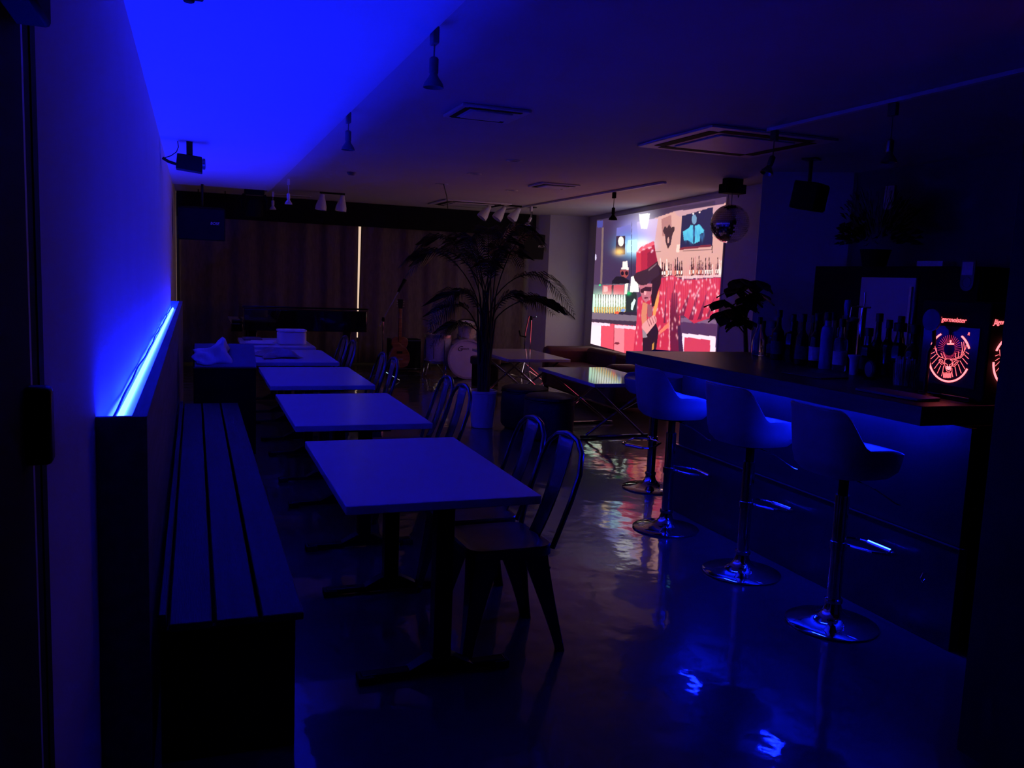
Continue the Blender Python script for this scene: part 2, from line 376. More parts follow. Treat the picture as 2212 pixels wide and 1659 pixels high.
    for x0, x1, y0, y1, wd in ((1100, 1020, 1000, 1230, 26), (1180, 1110, 990, 1270, 22), (1260, 1190, 1010, 1270, 18), (1330, 1270, 1060, 1240, 14), (960, 930, 900, 1100, 14), (880, 860, 960, 1300, 10)):
        P([(x0, y0), (x0 + wd * .4, y0), (x1 + wd, y1), (x1 - wd, y1)], (112, 26, 60))
    P([(930, 1020), (985, 1010), (1000, 1260), (1050, 1640), (925, 1640), (905, 1300)], (106, 24, 54)); P([(985, 1330), (1010, 1320), (1050, 1640), (1000, 1640)], (58, 28, 60))
    P([(610, 1060), (650, 1060), (645, 1400), (660, 1640), (570, 1640), (595, 1330)], (205, 48, 78))
    for k in range(26): x = 840 + 21 * k; G(x, 1000 + 60 * math.sin(k), 5, 110, (232, 84, 110), .5)
    for k in range(110):
        x = 620 + rnd.rand() * 770; y = 860 + rnd.rand() * 380; G(x, y, 4, 9, (255, 190, 205), .75)
    for k in range(60):
        x = 590 + rnd.rand() * 420; y = 1100 + rnd.rand() * 440; G(x, y, 4, 10, (255, 170, 180), .7)
    P([(905, 1090), (912, 1090), (912, 1560), (903, 1560)], (255, 150, 160)); P([(820, 1370), (905, 1290), (905, 1340), (810, 1410)], (240, 120, 96))
    P([(655, 1105), (705, 1118), (692, 1230), (700, 1300), (652, 1350), (640, 1230)], (214, 128, 100)); P([(760, 1130), (812, 985), (808, 1090), (775, 1230), (745, 1290)], (232, 150, 84)); P([(700, 1120), (752, 1130), (742, 1240), (700, 1240)], (150, 84, 96))
    P([(655, 1430), (780, 1300), (805, 1380), (770, 1640), (655, 1640)], (38, 18, 30)); P([(745, 1500), (765, 1480), (755, 1640), (738, 1640)], (196, 130, 60))
    P([(652, 1310), (705, 1265), (760, 1222), (785, 1250), (788, 1290), (745, 1345), (700, 1400), (662, 1425), (650, 1370)], (226, 150, 150))
    for k in range(4): P([(690 + 24 * k, 1262 - 8 * k), (695 + 24 * k, 1260 - 8 * k), (725 + 20 * k, 1330 - 14 * k), (719 + 20 * k, 1334 - 14 * k)], (150, 72, 84))
    P([(650, 1350), (690, 1400), (700, 1435), (655, 1440)], (150, 130, 140))
    # head, hair and tall hat
    P([(735, 800), (800, 745), (838, 800), (825, 930), (795, 1010), (765, 1140), (742, 1150), (730, 1000)], (44, 20, 30))
    P([(625, 920), (745, 930), (738, 1030), (715, 1085), (685, 1108), (655, 1075), (632, 1010)], (190, 108, 122)); P([(632, 985), (680, 960), (742, 962), (735, 1002), (690, 1000), (660, 1015), (635, 1012)], (58, 22, 36)); P([(668, 1000), (690, 1000), (686, 1040), (668, 1038)], (236, 160, 165)); P([(665, 1058), (710, 1055), (700, 1070), (672, 1072)], (110, 40, 60))
    P([(596, 630), (650, 590), (762, 530), (775, 620), (792, 700), (800, 770), (590, 845)], (176, 34, 60)); P([(596, 630), (640, 610), (640, 830), (590, 845)], (205, 50, 70)); P([(700, 640), (768, 600), (790, 720), (700, 790)], (140, 26, 54))
    P([(596, 630), (640, 580), (755, 528), (765, 560), (690, 600), (610, 640)], (236, 92, 108))
    for k in range(22): G(605 + rnd.rand() * 150, 625 - (k % 12) * 8 + rnd.rand() * 10, 5, 5, (255, 200, 215), .8)
    P([(568, 858), (596, 825), (700, 790), (796, 715), (806, 760), (812, 850), (745, 895), (690, 940), (640, 945), (610, 930), (580, 900)], (56, 32, 44)); P([(705, 800), (785, 735), (790, 745), (715, 810)], (120, 90, 100))
    def f(x, y):
        out = np.zeros(x.shape + (3,)); out[:] = lin(70, 50, 78)
        for k, a, c in jobs:
            c = np.array(lin(*c))
            if k == 'p': m = inside(x, y, a); out[m] = c
            elif k == 'e': m = ((x - a[0]) / a[2]) ** 2 + ((y - a[1]) / a[3]) ** 2 < 1; out[m] = c
            else:
                m = a[4] * np.exp(-.5 * (((x - a[0]) / a[2]) ** 2 + ((y - a[1]) / a[3]) ** 2)); out[:] = out * (1 - m[..., None]) + c * m[..., None]
        return out
    return f
def build_picture():
    nu, nv_ = 400, 230; u0, u1, z0, z1 = .415, 5.045, .46, 2.485
    us = np.linspace(u0, u1, nu); zs = np.linspace(z0, z1, nv_); U, Z = np.meshgrid(us, zs)
    Q = np.stack([U, Z, np.ones_like(U)], -1) @ HM.T
    cols = paint_picture()(Q[..., 0] / Q[..., 2], Q[..., 1] / Q[..., 2])
    V = np.stack([C0.x + dv.x * U + nv.x * .012, C0.y + dv.y * U + nv.y * .012, Z], -1).reshape(-1, 3)
    idx = np.arange(nu * nv_).reshape(nv_, nu)
    F = np.stack([idx[:-1, :-1], idx[:-1, 1:], idx[1:, 1:], idx[1:, :-1]], -1).reshape(-1, 4)
    me = bpy.data.meshes.new('screen_picture'); me.from_pydata(V.tolist(), [], F.tolist())
    at = me.color_attributes.new('print', 'FLOAT_COLOR', 'POINT')
    at.data.foreach_set('color', np.concatenate([cols, np.ones(cols.shape[:2] + (1,))], -1).astype(np.float32).ravel())
    m = bpy.data.materials.new('projected film still'); m.use_nodes = True; N = m.node_tree.nodes; P = N['Principled BSDF']
    a = N.new('ShaderNodeAttribute'); a.attribute_name = 'print'; m.node_tree.links.new(a.outputs['Color'], P.inputs['Emission Color'])
    P.inputs['Emission Strength'].default_value = PICTURE; P.inputs['Base Color'].default_value = (.3, .3, .3, 1); P.inputs['Roughness'].default_value = .9
    me.materials.append(m); o = bpy.data.objects.new('projected_picture', me); COL.objects.link(o)
    sc = thing('projection_screen', 'large projected picture of a person in a red sequin cape and tall red hat', 'screen')
    o.parent = sc; o.name = 'picture'
    b = B(); p = [onwall(u0 - .03, z0 - .03, .004), onwall(u1 + .03, z0 - .03, .004), onwall(u1 + .03, z1 + .03, .004), onwall(u0 - .03, z1 + .03, .004)]
    q = [onwall(u0 - .03, z0 - .03, .010), onwall(u1 + .03, z0 - .03, .010), onwall(u1 + .03, z1 + .03, .010), onwall(u0 - .03, z1 + .03, .010)]
    obj('backing', b.hexa(p, q), M_wall, sc, smooth=False)
build_picture()

# ------------------------------------------------------------------ wall ledge with the blue LED tape, and the bench
lg = thing('lit_ledge', 'long dark board ledge along the wall with a glowing blue light trough on top', 'ledge', (-.2, 6.4, 0))
def L_(b): 
    bmesh.ops.translate(b.bm, vec=(.2, -6.4, 0), verts=b.bm.verts[:]); return b
obj('front_panel', L_(B().box(-.162, -.122, 2.51, 10.33, 0, 1.085)), M_ledge, lg, bevel=.002)
obj('end_panel', L_(B().box(-.2488, -.122, 2.488, 2.508, 0, 1.087)), M_ledge, lg, bevel=.002)
obj('end_panel', L_(B().box(-.2488, -.122, 10.332, 10.352, 0, 1.087)), M_ledge, lg, bevel=.002)
obj('trough_floor', L_(B().box(-.2485, -.163, 2.51, 10.33, .985, .997)), M_white, lg, smooth=False)
obj('led_tape', L_(B().tube([(-.226, 2.515, 1.0065), (-.226, 10.32, 1.0065)], .0092, 12)), M_led, lg, smooth=False)
pth = [(-.2395 + .0025 * math.sin(y * 2.7) + .002 * math.sin(y * 7), y, 1.022 + .004 * abs(math.sin(y * 1.9))) for y in np.arange(2.52, 10.3, .12)]
obj('cable', L_(B().tube(pth, .0042, 6)), M_cable, lg)
bn = thing('bench', 'long dark slatted bench built along the lit ledge', 'bench', (.1, 4.75, 0))
for x0, x1 in ((-.075, .045), (.056, .178), (.189, .312)):
    obj('slat', B().box(x0 - .1, x1 - .1, -2.16, 2.15, .425, .45), M_slat, bn, bevel=.004)
obj('end_panel', B().box(-.2, .19, -2.13, -2.10, 0, .42), M_black, bn, bevel=.002)
obj('end_panel', B().box(-.2, .19, 2.09, 2.12, 0, .42), M_black, bn, bevel=.002)
obj('front_panel', B().box(.16, .185, -2.10, 2.09, 0, .42), M_black, bn, bevel=.002)
obj('back_rail', B().box(-.205, -.183, -2.13, 2.12, .38, .47), M_slat, bn, bevel=.003)

# ------------------------------------------------------------------ cafe tables
def make_table(name, label, loc, w=.725, d=1.17, z=.70, legs=(-.47, .42), px=.02):
    t = thing(name, label, 'table', loc, 0, 'white topped cafe tables in a row by the bench')
    obj('tabletop', B().prism(rect_round(w, d, .008, 2), z - .032, z), M_tabletop, t, bevel=.003)
    for y in legs:
        b = B(); b.box(-.034 + px, .034 + px, y - .034, y + .034, .04, z - .05)
        b.hexa([(-.28, y - .03, 0.012), (.28, y - .03, 0.012), (.28, y + .03, 0.012), (-.28, y + .03, 0.012)], [(-.28, y - .022, .035), (-.0 + .28, y - .022, .035), (.28, y + .022, .035), (-.28, y + .022, .035)])
        b.hexa([(-.13 + px, y - .03, .03), (.13 + px, y - .03, .03), (.13 + px, y + .03, .03), (-.13 + px, y + .03, .03)], [(-.045 + px, y - .034, .075), (.045 + px, y - .034, .075), (.045 + px, y + .034, .075), (-.045 + px, y + .034, .075)])
        b.box(-.15, .15, y - .05, y + .05, z - .052, z - .033)
        o = obj('leg', b, M_blackmetal, t, bevel=.004)
        for s in (-1, 1):
            obj('foot_pad', B().box(s * .262 - .03, s * .262 + .03, y - .035, y + .035, 0, .03), M_cable, o, bevel=.004)
    return t
tb = make_table('cafe_table', 'white topped cafe table beside the near end of the slatted bench, front of the row', (.845, 3.45, 0))
ys = (5.02, 6.585, 8.11, 9.58)
tl = ('second white topped cafe table of the row, counted from the near bench end', 'third white topped cafe table of the row, next to the slanted black case',
      'white topped cafe table with a crumpled clear bag on it', 'white topped cafe table by the piano with a white tub on it')
TABS = [tb] + [dup(tb, ((.845, .845, .83, .82)[i], y, 0), 0, tl[i]) for i, y in enumerate(ys)]

# ------------------------------------------------------------------ steel cafe chairs
def make_chair(label, loc, rz):
    t = thing('steel_chair', label, 'chair', loc, rz, 'dark steel cafe chairs')
    b = B(); P0 = rect_round(.35, .355, .06, 5); P1 = rect_round(.362, .367, .065, 5); P2 = rect_round(.29, .295, .05, 5)
    rings = [(P1, .405), (P1, .436), (P0, .444), (P2, .438)]
    vs = [[b.bm.verts.new((x, y, z)) for x, y in p] for p, z in rings]
    for a, c in zip(vs, vs[1:]):
        n = len(a)
        for i in range(n): b.bm.faces.new((a[i], a[(i + 1) % n], c[(i + 1) % n], c[i]))
    b.bm.faces.new(vs[-1]); b.bm.faces.new(vs[0][::-1])
    obj('seat', b, M_gunmetal, t)
    for sx in (-1, 1):
        for sy in (-1, 1):
            tx, ty = sx * .145, sy * .148; fx, fy = sx * (.195 if sx < 0 else .225), sy * .182
            b = B(); n = 6; rows = []
            for k in range(n + 1):
                s = k / n; z = .415 * (1 - s); x = tx + (fx - tx) * s ** 1.15; y = ty + (fy - ty) * s ** 1.15; wd = .075 * (1 - s) ** 1.4 + .026; 
                rows.append([(x - sx * wd, y + sy * .012, z), (x + sx * .008, y + sy * .014, z), (x + sx * .012, y + sy * .008, z), (x + sx * .010, y - sy * wd, z), (x + sx * .004, y - sy * wd, z), (x, y, z), (x - sx * wd, y + sy * .005, z)])
            for r in rows: r.append(r[0])
            b.grid(rows); b.face(rows[-1][:-1]); b.face(rows[0][:-1])
            lg_ = obj('leg', b, M_gunmetal, t)
            obj('foot_cap', B().tube([(fx - sx * .008, fy - sy * .006, 0), (fx - sx * .012, fy - sy * .01, .03)], .017, 8), M_cable, lg_)
    def arch(s): return [(.172, s * .165, .43), (.200, s * .184, .53), (.235, s * .189, .63), (.268, s * .185, .73), (.288, s * .155, .805), (.299, s * .095, .846), (.303, s * .03, .858), (.303, 0, .86)]
    pa = arch(-1) + arch(1)[::-1][1:]
    obj('back_frame', B().tube(pa, .0115, 8), M_gunmetal, t)
    rows = []
    for k in range(10):
        s = k / 9; z = .435 + .412 * s; x = .168 + .133 * s ** .9 + .012 * math.sin(PI * s); wd = .052 + .018 * s
        rows.append([(x + .008 * (1 - (j / 3 - 1) ** 2) - .006, wd * (j / 3 - 1), z) for j in range(7)])
    o = obj('splat', B().grid(rows), M_gunmetal, t, recalc=False); sm = o.modifiers.new('sheet', 'SOLIDIFY'); sm.thickness = .003
    b = B()
    for s in (-1, 1): b.tube([(-.165, s * .16, .345), (-.05, s * .05, .385), (.05, -s * .05, .385), (.17, -s * .16, .345)], .006, 6)
    obj('brace', b, M_gunmetal, t)
    return t
ch = make_chair('dark steel chair at the front table, the one by its near edge', (1.165, 3.215, 0), .03)
CH = [(1.175, 3.635, -.01, 'dark steel chair at the front table, behind the near one'),
      (1.19, 4.785, .02, 'dark steel chair at the second table, on its near half'), (1.21, 5.205, -.02, 'dark steel chair at the second table, on its far half'),
      (1.12, 6.355, .02, 'dark steel chair at the third table, on its near half'), (1.12, 6.775, -.01, 'dark steel chair at the third table, on its far half'),
      (1.09, 7.97, .02, 'dark steel chair at the table with the crumpled bag'), (1.095, 8.47, .03, 'dark steel chair between the bagged table and the tub table')]
for x, y, rz, lb in CH: dup(ch, (x, y, 0), rz, lb)

# ------------------------------------------------------------------ things lying on the far tables
t = thing('slanted_case', 'black case with a slanted grey top standing at the end of the bench', 'case', (.225, 7.25, 0))
b = B(); b.hexa([(-.235, -.17, 0), (.235, -.17, 0), (.235, .175, 0), (-.235, .175, 0)], [(-.235, -.17, .70), (.235, -.17, .70), (.235, .175, .855), (-.235, .175, .855)])
obj('body', b, M_black, t, bevel=.006)
b = B(); b.hexa([(-.225, -.172, .703), (.237, -.172, .703), (.237, .172, .857), (-.225, .172, .857)], [(-.225, -.172, .712), (.237, -.172, .712), (.237, .172, .866), (-.225, .172, .866)])
obj('top_panel', b, M_greycard, t, bevel=.002)
obj('edge_strip', B().box(-.235, .238, -.178, -.171, .698, .708), M_steel, t)
def crumple(w, d, h, seed, peak=None, n=14):
    rs = np.random.RandomState(seed); rows = []
    ph = rs.rand(6) * 6
    for i in range(n + 1):
        row = []
        for j in range(n + 1):
            x = i / n * 2 - 1; y = j / n * 2 - 1
            r = max(abs(x), abs(y)); base = max(0, 1 - r ** 3)
            z = h * base * (.55 + .25 * math.sin(4 * x + ph[0]) * math.cos(3.1 * y + ph[1]) + .2 * math.sin(7 * x + 5 * y + ph[2]))
            if peak:
                px, py, pw, phh = peak; z += phh * math.exp(-(((x - px) / pw) ** 2 + ((y - py) / (pw * 1.6)) ** 2)) * (1 + .12 * math.sin(9 * x + 4 * y))
            k = 1 + .12 * math.sin(5 * math.atan2(y, x) + ph[3])
            row.append((x * w / 2 * k, y * d / 2 * k, max(z, 0) + .002 + .002 * rs.rand()))
        rows.append(row)
    return B().grid(rows)
o = obj('crumpled_cloth', crumple(.27, .24, .05, 4, (.55, .3, .42, .12)), M_paper, recalc=False); o.location = (.125, 7.22, .772); o.rotation_euler = (math.radians(24), 0, .1)
o.modifiers.new('cloth', 'SOLIDIFY').thickness = .004; tag(o, 'crumpled white cloth with a raised peak lying on the slanted case', 'cloth')
o = obj('plastic_bag', crumple(.34, .42, .075, 9, (.25, -.2, .5, .03), 18), M_plastic, recalc=False); o.location = (.71, 8.02, .703); o.rotation_euler = (0, 0, .2)
o.modifiers.new('film', 'SOLIDIFY').thickness = .002; tag(o, 'crumpled clear plastic bag lying flat on a white table', 'bag')
t = thing('white_tub', 'white rounded plastic tub standing on the table by the piano', 'container', (.97, 9.36, .701), .05)
obj('body', B().prism(rect_round(.29, .24, .06, 5), 0, .135), M_white, t, bevel=.015)
obj('lid', B().prism(rect_round(.302, .252, .065, 5), .137, .157), M_white, t, bevel=.006)
t = thing('paper_sheets', 'loose white sheets stacked on the table corner by the white tub', 'paper', (.66, 9.42, .701), -.1)
for k in range(4): obj('sheet', B().box(-.13, .13, -.2, .2, .004 * k, .004 * k + .003, Matrix.Rotation(.12 * (k % 3 - 1), 4, 'Z')), M_paper, t, smooth=False)
o = obj('folder', B().prism(rect_round(.2, .3, .01, 2), 0, .02), M_greycard, bevel=.003); o.location = (.60, 9.90, .701); tag(o, 'thin dark folder lying at the far edge of the tub table', 'folder')

# ------------------------------------------------------------------ folding tables, poufs and sofa
def make_folding(label, loc):
    t = thing('folding_table', label, 'table', loc, 0, 'white folding tables with crossed chrome legs')
    obj('tabletop', B().prism(rect_round(.79, 1.37, .012, 2), .532, .567), M_tabgloss, t, bevel=.004)
    for s in (-1, 1):
        obj('leg', B().tube([(-.33, s * .53, .53), (.30, s * .40, .03)], .0125, 8), M_chrome, t)
        obj('leg', B().tube([(.33, s * .50, .53), (-.30, s * .37, .03)], .0125, 8), M_chrome, t)
        obj('foot_bar', B().tube([(-.36, s * .385, .016), (.36, s * .385, .016)], .0155, 8), M_chrome, t)
    obj('stretcher', B().tube([(0, -.47, .28), (0, .47, .28)], .01, 8), M_chrome, t)
    return t
fa = make_folding('glossy white folding table reflecting the lit picture, in front of the poufs side', (3.81, 7.69, 0))
dup(fa, (3.77, 9.88, 0), 0, 'white folding table between the palm and the sofa')
def make_pouf(label, loc):
    t = thing('pouf', label, 'pouf', loc, 0, 'black leather poufs')
    obj('body', B().lathe([(.215, .03), (.235, .06), (.238, .22), (.235, .35), (.228, .375)], 28), M_pouf, t)
    obj('cushion', B().lathe([(.228, .377), (.236, .39), (.232, .41), (.20, .425), (.1, .433), (0, .435)], 28), M_pouf, t)
    obj('piping', B().tube([(.237 * math.cos(a), .237 * math.sin(a), .376) for a in np.linspace(0, 2 * PI, 33)], .005, 6), M_pouf, t)
    obj('base', B().lathe([(.19, 0), (.19, .03)], 20), M_black, t)
    return t
pf = make_pouf('round black pouf closer to the bar stools, beside the white plant pot', (3.12, 7.33, 0))
dup(pf, (3.10, 7.92, 0), 0, 'round black pouf behind the other one, under the palm')
t = thing('sofa', 'low brown red leather sofa along the wall under the projected picture', 'sofa', (4.84, 9.7, 0))
obj('base', B().box(-.40, .36, -1.05, 1.02, .06, .26), M_sofa, t, bevel=.03)
for y0, y1 in ((-.86, -.02), (0, .84)): obj('seat_cushion', B().box(-.42, .14, y0, y1, .265, .40), M_sofa, t, bevel=.045)
for y0, y1 in ((-.86, -.02), (0, .84)): obj('backrest', B().box(.145, .36, y0, y1, .265, .60), M_sofa, t, bevel=.05)
obj('armrest', B().box(-.42, .36, .85, 1.05, .08, .60), M_sofa, t, bevel=.06)
obj('armrest', B().box(-.42, .36, -1.08, -.87, .08, .56), M_sofa, t, bevel=.06)
for x in (-.36, .3):
    for y in (-.98, .96): obj('foot', B().box(x - .025, x + .025, y - .025, y + .025, 0, .065), M_black, t)

# ------------------------------------------------------------------ bar
bar = thing('bar_counter', 'long dark bar counter with an overhanging dark wooden top', 'bar', (3.3, 3.8, 0))
def K_(b): bmesh.ops.translate(b.bm, vec=(-3.3, -3.8, 0), verts=b.bm.verts[:]); return b
obj('countertop', K_(B().prism([(2.805, 2.68), (3.86, 2.68), (3.86, 5.12), (2.72, 5.12)], .958, 1.04)), M_counter, bar, bevel=.004)
obj('front_panel', K_(B().box(3.012, 3.04, 2.61, 4.86, .447, .956)), M_barpanel, bar, bevel=.002)
obj('kick_panel', K_(B().box(2.99, 3.04, 2.59, 4.86, .0, .445)), M_kick, bar, bevel=.003)
obj('edge_strip', K_(B().box(2.986, 3.0, 2.588, 4.86, .4455, .4495)), M_steel, bar)
obj('end_panel', K_(B().box(3.042, 3.80, 2.66, 2.70, 0, .956)), M_black, bar, bevel=.002)
obj('end_panel', K_(B().box(3.042, 3.80, 4.84, 4.88, 0, .956)), M_black, bar, bevel=.002)
obj('rear_panel', K_(B().box(3.76, 3.80, 2.70, 4.84, 0, .956)), M_black, bar, bevel=.002)
ls = obj('led_tape', K_(B().box(2.893, 2.905, 2.74, 4.80, .9545, .9575)), M_white, bar)
b = B(); y = 2.76
while y < 4.79:
    b.box(2.894, 2.904, y, y + .012, .9525, .9545); y += .0167
obj('diodes', K_(b), M_led2, ls, smooth=False, kind='stuff')
hk = obj('bag_hook', K_(B().tube([(2.989, 2.74, .295), (2.965, 2.74, .295), (2.955, 2.74, .275), (2.962, 2.735, .26), (2.972, 2.73, .268)], .005, 8)), M_chrome, bar)
# bar stools
def make_stool(label, loc, rz):
    t = thing('bar_stool', label, 'bar stool', loc, rz, 'bar stools along the counter')
    obj('base', B().lathe([(.198, 0), (.2025, .004), (.2025, .008), (.195, .012), (.15, .018), (.10, .027), (.065, .042), (.044, .065), (.036, .09), (.034, .105)], 48), M_chrome, t)
    po = obj('pole', B().lathe([(.031, .10), (.031, .60)], 24), M_chrome, t)
    obj('collar', B().lathe([(.035, .10), (.040, .105), (.040, .12), (.033, .125)], 24), M_chrome, po)
    obj('gas_lift', B().lathe([(.022, .60), (.022, .685)], 20), M_blackmetal, po)
    a = B(); a.tube([(.028, .0, .37), (.05, .07, .37), (.08, .115, .366), (.18, .125, .35), (.225, .11, .345), (.24, .07, .343), (.24, -.07, .343), (.225, -.11, .345), (.18, -.125, .35), (.08, -.115, .366), (.05, -.07, .37), (.028, 0, .37)], .008, 8)
    a.tube([(.24, -.07, .343), (.24, .07, .343)], .012, 10)
    fr = obj('footrest', a, M_chrome, t); obj('clamp_ring', B().lathe([(.033, .35), (.038, .353), (.038, .387), (.033, .39)], 20), M_chrome, fr)
    obj('lever', B().tube([(.03, -.02, .675), (.10, -.08, .64), (.17, -.14, .585), (.185, -.15, .58)], .004, 6), M_chrome, t)
    # shell: seat cushion, low arms sweeping up into the backrest
    n = 64; b = B(); rings = []
    def sst(x): x = min(1, max(0, x)); return x * x * (3 - 2 * x)
    def foot(th):
        c, s = math.cos(th), math.sin(th); p = 3.0
        return (abs(c / .205) ** p + abs(s / .212) ** p) ** (-1 / p)
    def rim(th):
        a = abs(((th + PI) % (2 * PI)) - PI)
        return .012 + .035 * sst((a - .6) / .8) + .165 * sst((a - 1.85) / .62)
    prof = [(0, .0), (.35, .002), (.62, .008), (.80, .022), (.89, None, .35), (.92, None, .75), (.945, None, .96), (.97, None, 1.0), (.995, None, .97), (1.0, None, .7), (.995, None, .3), (.98, -.01), (.93, -.055), (.80, -.085), (.45, -.098), (0, -.10)]
    for pr in prof:
        ring = []
        for j in range(n):
            th = 2 * PI * j / n; h = rim(th); f = foot(th)
            if pr[1] is None:
                z = .022 * (1 - pr[2]) + h * pr[2]; lean = 1 + .10 * pr[2] * sst((h - .05) / .2)
            else: z = pr[1]; lean = 1
            r = f * pr[0] * lean
            ring.append((r * math.cos(th), r * math.sin(th), .79 + z))
        rings.append(ring)
    vs = [[b.bm.verts.new(p) for p in (r if k not in (0, len(prof) - 1) else [r[0]])] for k, r in enumerate(rings)]
    for u, v in zip(vs, vs[1:]):
        for j in range(n):
            q = [u[j % len(u)], u[(j + 1) % len(u)], v[(j + 1) % len(v)], v[j % len(v)]]; qq = []
            for x in q:
                if x not in qq: qq.append(x)
            b.bm.faces.new(qq)
    sh = obj('seat_shell', b, M_pu, t)
    pts = [Vector(p) * 1.0 for p in rings[7]]
    obj('piping', B().tube([(p.x, p.y, p.z + .001) for p in pts] + [(pts[0].x, pts[0].y, pts[0].z + .001)], .0035, 6), M_pu, sh)
    obj('seat_plate', B().lathe([(.09, .684), (.09, .692)], 20), M_black, t)
    return t
st = make_stool('bar stool beside the lit emblem machine, first along the counter', (2.70, 2.97, 0), .0)
dup(st, (2.705, 3.665, 0), .06, 'second bar stool along the counter from the lit emblem machine')
dup(st, (2.72, 4.475, 0), -.05, 'third bar stool along the counter from the lit emblem machine, beside the folding table')
dup(st, (3.14, 5.42, 0), PI + .5, 'bar stool standing past the far end of the counter, mostly hidden by another stool')

# ------------------------------------------------------------------ lit emblem machine on the counter
mc = thing('drink_machine', 'black drink dispenser on the counter with a red glowing stag emblem', 'drink machine', (3.15, 2.88, 1.041))
def D_(b): bmesh.ops.translate(b.bm, vec=(-3.15, -2.88, -1.041), verts=b.bm.verts[:]); return b
obj('body', D_(B().box(3.15, 3.44, 2.695, 3.065, 1.041, 1.475)), M_black, mc, bevel=.008)
obj('window', D_(B().box(3.146, 3.152, 2.74, 3.04, 1.10, 1.362)), M_window, mc, smooth=False)
obj('drip_tray', D_(B().box(3.125, 3.148, 2.74, 3.02, 1.041, 1.062)), M_blackgloss, mc, bevel=.004)
FM = np.array([[-0.00013946380478593274, -5.2348486747520546e-05, 3.2824581439409206], [0.0001968233667461765, -0.0004018526084100759, 1.5706194473695223], [0.00012051179995942612, -7.26694319857896e-07, 1.0]])
def yz(p):
    q = FM @ np.array([p[0], p[1], 1.0]); return q[0] / q[2], q[1] / q[2]
CYc, CZc, CR = 2.885, 1.228, .1107
def arc(a0, a1, n=28): return [(CYc + CR * math.cos(a), CZc + CR * math.sin(a)) for a in np.linspace(math.radians(a0), math.radians(a1), n)]
def emblem(side):
    """strokes of the stag emblem; side 0: front face (x const), side 1: near face (y const)"""
    def P3(q):
        yy, zz = q
        if side == 0: return (3.1445 - 3.15, yy - 2.88, zz - 1.041)
        return (3.295 + (CYc - yy) - 3.15, 2.6895 - 2.88, zz - 1.041)
    def strokes(lines, r, crop=True):
        b = B()
        for l in lines: b.tube([P3(yz(p) if crop else p) for p in l], r, 6)
        return b
    ring = [arc(-157, -2, 40), arc(24, 60), arc(121, 156)]
    # y grows towards the far side, so angles run the way the photo shows them
    g = obj('emblem_ring', strokes(ring, .0042, False), M_neon, mc, smooth=False)
    rays = []
    for k in range(34):
        a = 2 * PI * k / 34; c = yz((722, 850)); r0, r1 = .030, (.062 if math.sin(a) > -.2 else .046)
        rays.append([(c[0] + r0 * math.cos(a), c[1] + r0 * math.sin(a)), (c[0] + r1 * math.cos(a), c[1] + r1 * math.sin(a))])
    obj('emblem_rays', strokes(rays, .0010, False), M_neon2, mc, smooth=False)
    low = [[(500, 855), (540, 845)], [(500, 910), (550, 885)], [(500, 970), (565, 915)], [(515, 1030), (590, 950)], [(545, 1085), (600, 1010)], [(580, 1140), (620, 1050)], [(790, 1060), (810, 1175)], [(830, 1035), (865, 1140)], [(850, 990), (910, 1090)], [(880, 960), (940, 1030)], [(905, 920), (955, 970)], [(920, 885), (955, 910)]]
    stag = [[(600, 985), (615, 970), (640, 985), (655, 1030), (630, 1035), (605, 1010), (600, 985)], [(612, 985), (640, 1022)], [(760, 1055), (770, 1010), (800, 990), (832, 992), (815, 1030), (780, 1060), (760, 1055)], [(775, 1045), (815, 1002)],
            [(668, 980), (665, 1030), (680, 1080), (690, 1110), (715, 1125), (735, 1110), (745, 1070), (760, 1030), (755, 985)], [(668, 980), (690, 970), (730, 970), (755, 985)], [(672, 1018), (702, 1038)], [(722, 1042), (757, 1022)], [(700, 1040), (696, 1075)], [(725, 1045), (728, 1075)],
            [(655, 1050), (645, 1120), (630, 1175)], [(755, 1080), (755, 1140), (765, 1185)]] + [[(x, 1130 + (i % 2) * 12), (x - 3, 1192 + (i * 7) % 14)] for i, x in enumerate(range(655, 750, 9))]
    ant = [[(735, 975), (790, 965), (850, 945), (890, 900), (920, 840), (925, 800)], [(735, 985), (795, 978), (862, 955), (905, 905)], [(800, 960), (795, 900)], [(830, 950), (835, 880)], [(862, 930), (880, 850)], [(885, 905), (870, 770)], [(905, 870), (895, 765)], [(690, 970), (650, 960), (610, 945), (575, 905), (555, 850), (550, 790)], [(650, 960), (622, 900)], [(610, 945), (588, 942)], [(690, 970), (665, 930), (655, 890)], [(575, 905), (565, 840)]]
    obj('emblem_stag', strokes(stag + ant + low, .0010), M_neont, mc, smooth=False)
    obj('emblem_nose', strokes([[(690, 1080), (715, 1095), (738, 1080)], [(694, 1060), (716, 1072), (736, 1060)]], .0038), M_neon, mc, smooth=False)
    obj('emblem_cross', strokes([[(740, 748), (740, 785)], [(702, 790), (778, 790)]], .0036), M_neon, mc, smooth=False)
emblem(0); emblem(1)
text('lettering', 'J\u00e4germeister', M_neont, mc, (3.1475 - 3.15, 2.969 - 2.88, 1.382 - 1.041), (PI / 2, 0, -PI / 2), .030, .25, .0008)
text('lettering', 'J\u00e4germeister', M_neont, mc, (3.165 - 3.15, 2.6925 - 2.88, 1.385 - 1.041), (PI / 2, 0, 0), .030, .25, .0008)
text('lettering', 'R', M_neont, mc, (3.1445 - 3.15, 2.800 - 2.88, 1.330 - 1.041), (PI / 2, 0, -PI / 2), .018, .25, .0006)
